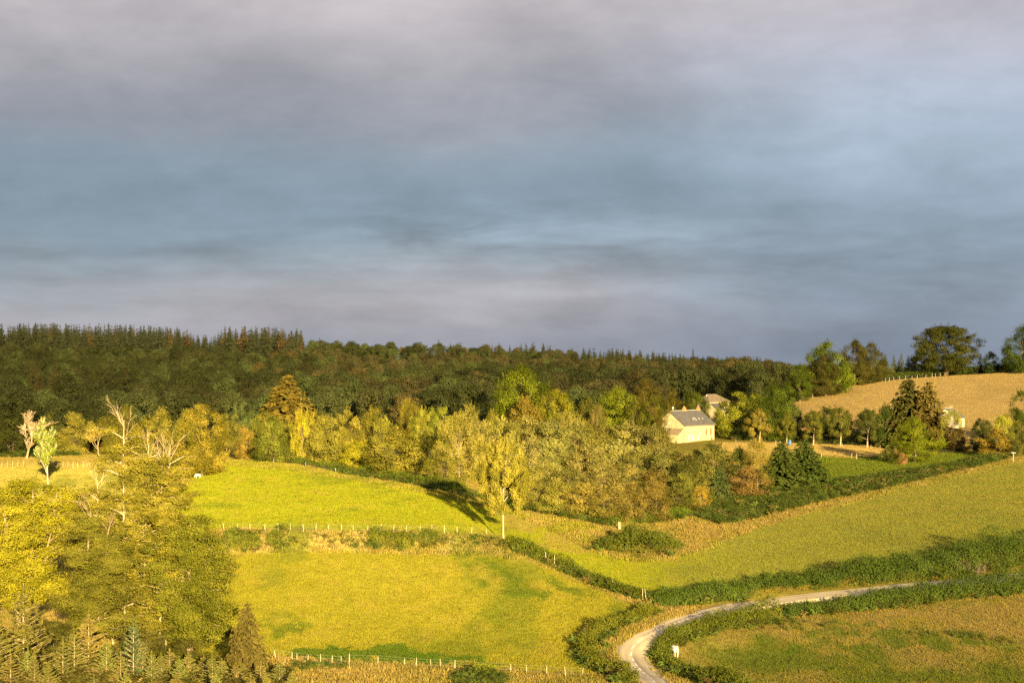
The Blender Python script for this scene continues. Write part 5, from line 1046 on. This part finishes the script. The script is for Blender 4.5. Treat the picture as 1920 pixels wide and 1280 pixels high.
def farmhouse():
    W, D = 13.2, 10.6; z0 = grounded(1284, 0, 553).z; E, R_ = [CZ - (q - 640) / F * 553 - z0 for q in (797, 772)]
    root, roof, sl, t = gable_house('stone_house', 'warm stone house with dark slate roof and two chimneys beyond the thicket', 1284, 0, 553, 46, W, D, E, R_, M_STONE, M_SLATE)
    for x, w, n in ((5.8, .9, 2), (12.2, .7, 1)):
        g = Geo(); g.box(x, x + w, D / 2 - .35, D / 2 + .35, R_ - .3, R_ + .85); ch = link('chimney', g.mesh('chimney', M_TERRA), root)
        for k in range(n): g = Geo(); g.tube([(x + .22 + .45 * k, D / 2, R_ + .8), (x + .22 + .45 * k, D / 2, R_ + 1.35)], [.14, .11], 8); link('chimney_pot', g.mesh('chimney_pot', M_TERRA), ch)
    for x, z0, z1 in ((9.0, 1.75, 3.65), (11.1, 1.75, 3.65)):
        w = link('window', None, root, (x, 0, 0)); g = Geo(); g.box(-.1, .9, -.05, .02, z0 - .12, z1 + .12); link('surround', g.mesh('surround', M_SURR), w)
        g = Geo(); g.box(.05, .75, -.10, -.052, z0, z1); link('shutter', g.mesh('shutter', M_SHUT), w)
    g = Geo(); g.box(11.7, 12.3, -.06, .02, .2, 1.1); link('door', g.mesh('door', M_SHUT), root)
    rng = np.random.default_rng(2)
    for x, z, w, h in ((1.4, .6, .8, 1.6), (3.0, .2, .7, 2.0), (5.4, .5, .9, 1.4), (2.2, 1.6, .4, .9), (6.6, 1.8, .5, 1.2)):
        g = Geo(); m = 9; a = np.arange(m) / m * 6.283; rr = rng.uniform(.7, 1.1, m); V = np.c_[x + w * .5 * (1 + rr * np.cos(a)), np.full(m, -.012), z + h * .5 * (1 + rr * np.sin(a))]
        g.add(V, None, [(0, i, i + 1) for i in range(1, m - 1)]); link('plaster_patch', g.mesh('plaster_patch', M_PLASTER), root)
    def on_roof(x, y): return x, y, E + y * sl + t
    for nm, x, y, w, l, m in (('skylight', 6.7, 1.5, .7, .95, M_GLASS), ('vent', 8.6, 1.8, .35, .4, M_ZINC), ('vent', 10.3, 1.9, .3, .3, M_ZINC)):
        g = Geo(); z = E + y * sl + t; V = [(x, y, z + .07), (x + w, y, z + .07), (x + w, y + l, z + l * sl + .07), (x, y + l, z + l * sl + .07)]; V += [(a, b, c - .1) for a, b, c in V]
        g.add(V, [(0, 1, 2, 3), (0, 4, 5, 1), (1, 5, 6, 2), (2, 6, 7, 3), (3, 7, 4, 0)]); link(nm, g.mesh(nm, m), roof)
    g = Geo(); g.tube([(5.6, 1.6, E + 1.6 * sl), (5.6, 1.6, E + 1.6 * sl + .9)], .06, 6); link('vent_pipe', g.mesh('vent_pipe', M_ZINC), roof)
    g = Geo(); g.tube([(12.6, D / 2, R_), (12.6, D / 2, R_ + 1.3)], [.06, .03], 6); link('finial', g.mesh('finial', M_ZINC), roof)
    an = Geo(); an.tube([(1.2, D / 2, R_), (1.2, D / 2, R_ + .75)], .04, 6); a = link('antenna_mast', an.mesh('antenna_mast', M_ZINC), roof)
    g = Geo(); a_ = np.arange(12) / 12 * 6.283; V = [(1.2, D / 2 - .25, R_ + .95)] + [(1.2 + .38 * math.cos(q), D / 2 - .08, R_ + .95 + .38 * math.sin(q)) for q in a_]; g.add(V, None, [(0, 1 + i, 1 + (i + 1) % 12) for i in range(12)]); link('dish', g.mesh('dish', M_WHITE), a)
    # lean-to against the gable
    g = Geo(); y0, y1 = .5, 5.2; V = [(-.02, y0, 3.9), (-.02, y1, 3.9), (-2.0, y1, 2.35), (-2.0, y0, 2.35)]; V += [(x, y, z - .12) for x, y, z in V]; g.add(V, [(0, 1, 2, 3), (4, 7, 6, 5), (2, 6, 7, 3), (0, 3, 7, 4), (1, 5, 6, 2)]); link('lean_to_roof', g.mesh('lean_to_roof', M_TILE), root)
    g = Geo(); V = [(-.02, .7, -1), (-1.8, .7, -1), (-1.8, .7, 2.32), (-.02, .7, 3.7), (-.02, 5., -1), (-1.8, 5., -1), (-1.8, 5., 2.32), (-.02, 5., 3.7)]; g.add(V, [(0, 3, 2, 1), (4, 5, 6, 7), (1, 2, 6, 5)]); link('lean_to_wall', g.mesh('lean_to_wall', M_STONE), root)
    g = Geo(); g.box(-.06, -.02, 5.6, 6.9, 2.6, 4.4); link('gable_door', g.mesh('gable_door', M_WHITE), root)
    g = Geo(); g.tube([(-.3, -over_g, E - .28 + .05), (W + .3, -over_g, E - .28 + .05)], .07, 5); link('gutter', g.mesh('gutter', M_TILE), root)
    for x in (10.6,): g = Geo(); g.tube([(x, -.1, E - .2), (x, -.1, -.3)], .045, 5); link('downpipe', g.mesh('downpipe', M_SURR), root)
over_g = .36
farmhouse()
def hill_house():
    root, roof, sl, t = gable_house('small_house', 'small white house with grey slate roof at the foot of the dry hill', 1796, 0, 600, 48, 3.9, 8.4, 783, 766, M_WHITE, M_SLATE)
    g = Geo(); z = CZ - (766 - 640) / F * 600 - root.location.z; g.box(3.3, 3.9, 4.0, 4.6, z - .4, z + .7); link('chimney', g.mesh('chimney', M_TERRA), root)
    w = link('window', None, root, (1.7, 0, 0)); g = Geo(); g.box(-.1, .9, -.04, .02, .9, 2.4); link('surround', g.mesh('surround', M_SURR), w); g = Geo(); g.box(.02, .78, -.07, -.042, 1.0, 2.3); link('shutter', g.mesh('shutter', M_SHUT), w)
hill_house()
def rear_farm():
    p = grounded(1330, 0, 655); root = link('farm_building', None, None, p, math.radians(30)); tag(root, 'farm building with a brown hipped roof rising behind the stone house', 'building')
    W, D = 8.0, 7; E, R_ = [CZ - (q - 640) / F * 655 - p.z for q in (752, 739)]; g = Geo(); g.box(0, W, 0, D, -1, E); link('wall', g.mesh('wall', M_STONE), root)
    g = Geo(); o = .4; V = [(-o, -o, E - .1), (W + o, -o, E - .1), (W + o, D + o, E - .1), (-o, D + o, E - .1), (1.8, D / 2, R_), (W - 2.8, D / 2, R_)]; V += [(x, y, z - .14) for x, y, z in V[:4]]
    g.add(V, [(0, 1, 5, 4), (2, 3, 4, 5), (0, 6, 7, 1), (1, 7, 8, 2), (3, 9, 6, 0), (6, 9, 8, 7)], [(1, 2, 5), (3, 0, 4)]); link('roof', g.mesh('roof', M_TILE), root)
    g = Geo(); g.box(1.0, 1.4, 3.0, 3.4, E + .3, R_ - .2); link('chimney', g.mesh('chimney', M_WHITE), root)
    r2, roof, sl, t = gable_house('farm_annex', 'lower grey-roofed annex in front of the brown hipped roof', 1346, 0, 640, 50, 4.0, 5.0, 768, 757, M_STONE, M_SLATE, 'building')
rear_farm()
def low_barn():
    root, roof, sl, t = gable_house('low_barn', 'long low barn with tiled roof hidden behind the clipped trees', 1452, 0, 604, 8, 16.5, 6.5, 801, 788, M_STONE, M_SLATE, 'barn')
    for x, w in ((2.0, 1.8), (9.0, 1.6)): g = Geo(); g.box(x, x + w, -.05, .02, -.5, 1.6); link('door', g.mesh('door', M_SHUT), root)
    g = Geo(); V = [(.5, -2.6, 1.2), (6.5, -2.6, 1.2), (6.5, -.02, 2.0), (.5, -.02, 2.0)]; V += [(x, y, z - .12) for x, y, z in V]; g.add(V, [(0, 1, 2, 3), (4, 7, 6, 5), (0, 4, 5, 1), (1, 5, 6, 2), (3, 7, 4, 0)]); link('porch_roof', g.mesh('porch_roof', M_TERRA), root)
    for x in (.7, 3.5, 6.3): g = Geo(); g.tube([(x, -2.45, -.3), (x, -2.45, 1.12)], .08, 6); link('porch_post', g.mesh('porch_post', M_POST), root)
    gable_house('stone_shed', 'pale stone shed behind the last clipped tree', 1632, 0, 592, 62, 4.0, 5.5, 812, 800, M_STONE, plain_mat('stone_slab', (.30, .25, .18), (.42, .36, .27), 2., bump=.3), 'shed')
low_barn()
def barrel():
    p = at(1481, 834); g = Geo(); z = np.array([0, .02, .28, .3, .32, .58, .6, .62, .88, .9]); r = np.array([.27, .29, .29, .31, .29, .29, .31, .29, .29, .27]) * 1.5
    root = link('barrel', None, None, p); tag(root, 'blue plastic barrel under the second clipped tree', 'barrel'); m = plain_mat('blue_plastic', (.06, .14, .36), rough=.45, spec=.4)
    g.tube(np.c_[z * 0, z * 0, z * 1.5], r, 16); link('drum', g.mesh('drum', m, True), root)
    g = Geo(); g.tube([(0, 0, 1.34), (0, 0, 1.37), (0, 0, 1.375)], [.36, .36, .02], 16); link('lid', g.mesh('lid', m), root)
barrel()
def road_sign():
    p = at(1900, 868); root = link('signpost', None, None, p); tag(root, 'signpost with two small white plates at the right end of the bracken bank', 'sign')
    g = Geo(); g.tube([(0, 0, -.2), (0, 0, 2.7)], .05, 8); link('post', g.mesh('post', M_ZINC), root)
    for x0, x1 in ((-.5, -.05), (.05, .6)): g = Geo(); g.box(x0, x1, -.08, -.05, 2.35, 2.58); link('plate', g.mesh('plate', plain_mat('sign_plate', (.20, .20, .20), (.26, .26, .26)) if 'sign_plate' not in bpy.data.materials else bpy.data.materials['sign_plate']), root)
road_sign()

# ------------------------------------------------------------------ the cow
def cow(label, px, py, rz, scale=1., Y=None):
    """cream cow with its head down to graze; local +y is forward"""
    J = {'rump': (0, -.78, 1.22, .30, .30), 'hip': (0, -.52, 1.24, .36, .34), 'belly': (0, -.05, 1.12, .40, .40), 'chest': (0, .45, 1.12, .33, .38), 'shoulder': (0, .72, 1.16, .25, .33), 'neck': (0, .98, 1.0, .17, .24), 'poll': (.02, 1.2, .68, .13, .17), 'face': (.03, 1.32, .42, .11, .12), 'muzzle': (.03, 1.38, .20, .09, .08)}
    for s, n in ((-1, 'l'), (1, 'r')):
        J['thigh' + n] = (s * .20, -.72, .92, .17, .22); J['hock' + n] = (s * .19, -.88, .52, .075, .09); J['hshank' + n] = (s * .18, -.82, .22, .055, .06); J['hhoof' + n] = (s * .18, -.76, .03, .07, .075)
        J['elbow' + n] = (s * .19, .58, .80, .12, .15); J['knee' + n] = (s * .17, .62, .46, .075, .08); J['fshank' + n] = (s * .17, .60, .22, .055, .055); J['fhoof' + n] = (s * .17, .64, .03, .07, .075)
    E = [('rump', 'hip'), ('hip', 'belly'), ('belly', 'chest'), ('chest', 'shoulder'), ('shoulder', 'neck'), ('neck', 'poll'), ('poll', 'face'), ('face', 'muzzle')]
    for n in 'lr': E += [('hip', 'thigh' + n), ('thigh' + n, 'hock' + n), ('hock' + n, 'hshank' + n), ('hshank' + n, 'hhoof' + n), ('chest', 'elbow' + n), ('elbow' + n, 'knee' + n), ('knee' + n, 'fshank' + n), ('fshank' + n, 'fhoof' + n)]
    names = list(J); me = bpy.data.meshes.new('cow'); me.from_pydata([J[k][:3] for k in names], [(names.index(a), names.index(b)) for a, b in E], [])
    hide = plain_mat('cream_hide', (.70, .62, .47), (.80, .73, .60), 2., .8, .1) if 'cream_hide' not in bpy.data.materials else bpy.data.materials['cream_hide']
    me.materials.append(hide); p = at(px, py) if Y is None else grounded(px, 0, Y)
    o = link('cow', me, None, p + Vector((0, 0, .05)), rz, (scale,) * 3); tag(o, label, 'cow')
    md = o.modifiers.new('skin', 'SKIN'); o.modifiers.new('smooth', 'SUBSURF').levels = 2; o.modifiers['smooth'].render_levels = 2
    for i, k in enumerate(names): me.skin_vertices[0].data[i].radius = J[k][3:]
    me.skin_vertices[0].data[names.index('hip')].use_root = True; md.use_smooth_shade = True
    dark = bpy.data.materials.get('dark_horn') or plain_mat('dark_horn', (.12, .08, .05), rough=.6)
    g = Geo(); g.tube([(0, -1.02, 1.36), (0, -1.16, 1.28), (0.02, -1.17, .9), (.02, -1.14, .62)], [.045, .035, .025, .05], 6); link('tail', g.mesh('tail', hide), o)
    for s in (-1, 1):
        g = Geo(); g.tube([(s * .10, 1.17, .80), (s * .24, 1.13, .80), (s * .34, 1.14, .74)], [.03, .075, .02], 6); link('ear', g.mesh('ear', hide), o)
        g = Geo(); g.tube([(s * .07, 1.12, .86), (s * .17, 1.12, .95), (s * .19, 1.18, 1.02)], [.035, .025, .008], 6); link('horn', g.mesh('horn', dark), o)
    g = Geo(); g.tube([(0, -.42, .80), (0, -.44, .66)], [.17, .09], 8); link('udder', g.mesh('udder', plain_mat('udder_skin', (.62, .42, .34)) if 'udder_skin' not in bpy.data.materials else bpy.data.materials['udder_skin']), o)
cow('white cow grazing with its back turned beside the lane hedge', 1264, 1231, math.radians(16), 1.02)
cow('small white calf standing behind the round brown tree trunk', 371, 896, math.radians(70), .62)
#@@P6

# ------------------------------------------------------------------ the forest
def build_forest():
    rng = np.random.default_rng(77); FM = []
    for v in range(5):
        g, C, R = crown(900 + v, 'dome', .12, 44, 3600, .045, (.13, .21), flat=.75, nr=.22, lv=.2, vs=.5); g.tube([(0, 0, -.05), (0, 0, .5)], [.03, .015], 5, .3); FM.append(g)
    SM = []
    for v in range(4):
        g, tg = conifer(930 + v, 22, 11, .105, .05, 0.88, .3, 5, .05, .88); g.V += [np.concatenate(tg.V)]; off = g.n
        for q, a in zip(tg.Q, tg.qa): g.Q.append(q + off); g.qa.append(np.full(len(q), .3))
        g.n += tg.n; SM.append(g)
    one = [g.mesh('forest_tree', M_LEAF) for g in FM]; two = [g.mesh('forest_spruce', M_NEEDLE) for g in SM]
    mi = inst_foliage_mat('forest_leaf', .55, 1.5, .2)
    def copies(ms, ratio):
        r = []
        for m in ms: c = m.copy(); c.materials[0] = mi; c.transform(Matrix.Diagonal((ratio, ratio, 1, 1))); r.append(c)
        return r
    c1 = hidden_collection('far_broadleaf', copies(one, .85)); c2 = hidden_collection('far_spruce', copies(two, .58))
    g1 = scatter_group('scatter_far_broadleaf', c1); g2 = scatter_group('scatter_far_spruce', c2)
    B = []; Sp = []
    TOPX = [-80, 0, 200, 330, 360, 405, 420, 480, 560, 580, 640, 700, 800, 850, 1000, 1100, 1200, 1300, 1420, 1490, 1600]; TOPY = [606, 606, 607, 614, 628, 630, 613, 612, 618, 640, 634, 637, 631, 642, 643, 652, 656, 668, 668, 684, 690]
    Y = 612.
    while Y < 1480:
        sp = 11.5 + (Y - 600) * .003; xs = np.arange(-70 - 960, 1640 - 960, 1) ; n = int(1700 / F * Y / sp)
        for k in range(n):
            px = -70 + 1700 * (k + rng.uniform(.1, .9)) / n; y = Y + rng.uniform(-9, 9); x = (px - 960) / F * y
            if px > 1490 and y < 1000 or px > 1180 and y < 660 or px > 1280 and y < 700: continue
            if 1280 < px < 1400 and y < 720: continue
            q = fbm(x / 60., y / 120., 5, 3)
            ridge = 1235 + 60 * (fbm(px / 90., .3, 6) - .5) * 2
            belt = y > ridge and (px < 565 or px > 1090) or (y > 1330 and 800 < px < 1090 and rng.random() < .3)
            young = 1230 < y < 1400 and 640 < px < 860
            if young: h = rng.uniform(4, 6.5); Sp.append((x, y, h, .55, (.062, .082, .032))); continue
            if belt:
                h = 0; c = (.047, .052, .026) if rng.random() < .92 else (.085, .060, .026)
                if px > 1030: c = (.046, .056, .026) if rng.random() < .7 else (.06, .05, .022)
                x2 = x + rng.uniform(3, 8); top = np.interp(px, TOPX, TOPY) + rng.exponential(7.) - 1 + 6 * (fbm(px / 30., y / 30., 4) - .4); h = np.clip((CZ - (top - 640) / F * y) - tz(x2, y), 6, 27); Sp.append((x2, y + 3, h, rng.uniform(.5, .7), c)) if rng.random() < .35 else None
                top = np.interp(px, TOPX, TOPY) + rng.exponential(9.) - 4; h = np.clip((CZ - (top - 640) / F * y) - tz(x, y), 6, 27); Sp.append((x, y, h, rng.uniform(.5, .75), c)); continue
            if y < 900 and 50 < px < 118 and y > 690 or (rng.random() < .03 and y > 800): Sp.append((x, y, rng.uniform(16, 21), .38, (.050, .044, .018))); continue
            if y > 1410 and 570 < px < 1030 or y <= 1230 or True:
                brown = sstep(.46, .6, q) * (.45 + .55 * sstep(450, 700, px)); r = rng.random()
                c = np.array((.060, .068, .025)) * (1 - brown) + np.array((.084, .074, .032)) * brown; c = c * rng.uniform(.6, 1.35)  # extra blue in the leaf colours stands for distance haze
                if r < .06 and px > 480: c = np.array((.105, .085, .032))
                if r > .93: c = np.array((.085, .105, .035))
                lim = max(5., (CZ - (np.interp(px, TOPX, TOPY) + rng.uniform(-1, 7) - 640) / F * y) - tz(x, y)); h = min(lim, rng.uniform(10.5, 14.5)) if px > 1000 else rng.uniform(10.5, 14.5) + (2.5 if y > 1400 and 570 < px < 820 else 0); B.append((x, y, h, rng.uniform(.9, 1.15), c))
        Y += 22 if Y < 1200 else 14
    def shown_first(L_, n):
        L_ = [t for t in L_]; vis = lambda t: -40 < 960 + t[0] / t[1] * F < 1560
        L_.sort(key=lambda t: (not vis(t), t[1])); return L_[:n], L_[n:]
    zs = lambda L_: terrain(np.array([t[0] for t in L_]), np.array([t[1] for t in L_]))
    for nm, L_, meshes, n, grp, wd in (('forest_tree', B, one, 298, g1, 'broadleaf'), ('forest_spruce', Sp, two, 240, g2, 'spruce')):
        if nm == 'forest_spruce': near = [t for t in L_ if t[2] > 9]; small = [t for t in L_ if t[2] <= 9]; near.sort(key=lambda t: t[1]); own, rest = near[:n], near[n:] + small
        else: own, rest = shown_first(L_, n)
        z = zs(own)
        for i, (t, zz) in enumerate(zip(own, z)):
            px = 960 + t[0] / t[1] * F
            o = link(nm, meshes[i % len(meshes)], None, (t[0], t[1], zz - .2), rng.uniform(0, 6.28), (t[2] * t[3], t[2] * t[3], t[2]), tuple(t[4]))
            r_, g_ = t[4][0], t[4][1]; hue = 'brown' if r_ > g_ * 1.08 else 'dark green' if g_ < .07 else 'olive green'; side = 'left' if px < 480 else 'middle' if px < 960 else 'right'
            if nm == 'forest_tree': lb = f'{hue} round-headed tree in the {side} third of the shaded far forest'
            else: lb = f'{"reddish" if r_ > g_ * 1.25 else "dark"} pointed spruce in the {side} third of the ' + ('forest skyline' if t[1] > 1150 else 'far forest slope')
            tag(o, lb, 'tree', lb + 's' if False else lb.replace('tree in', 'trees in').replace('spruce in', 'spruces in'))
        if rest:
            z = zs(rest); sc = np.array([t[2] for t in rest])
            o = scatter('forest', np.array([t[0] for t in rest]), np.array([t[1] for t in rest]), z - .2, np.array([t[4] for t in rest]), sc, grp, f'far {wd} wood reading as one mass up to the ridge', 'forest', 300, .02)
build_forest()
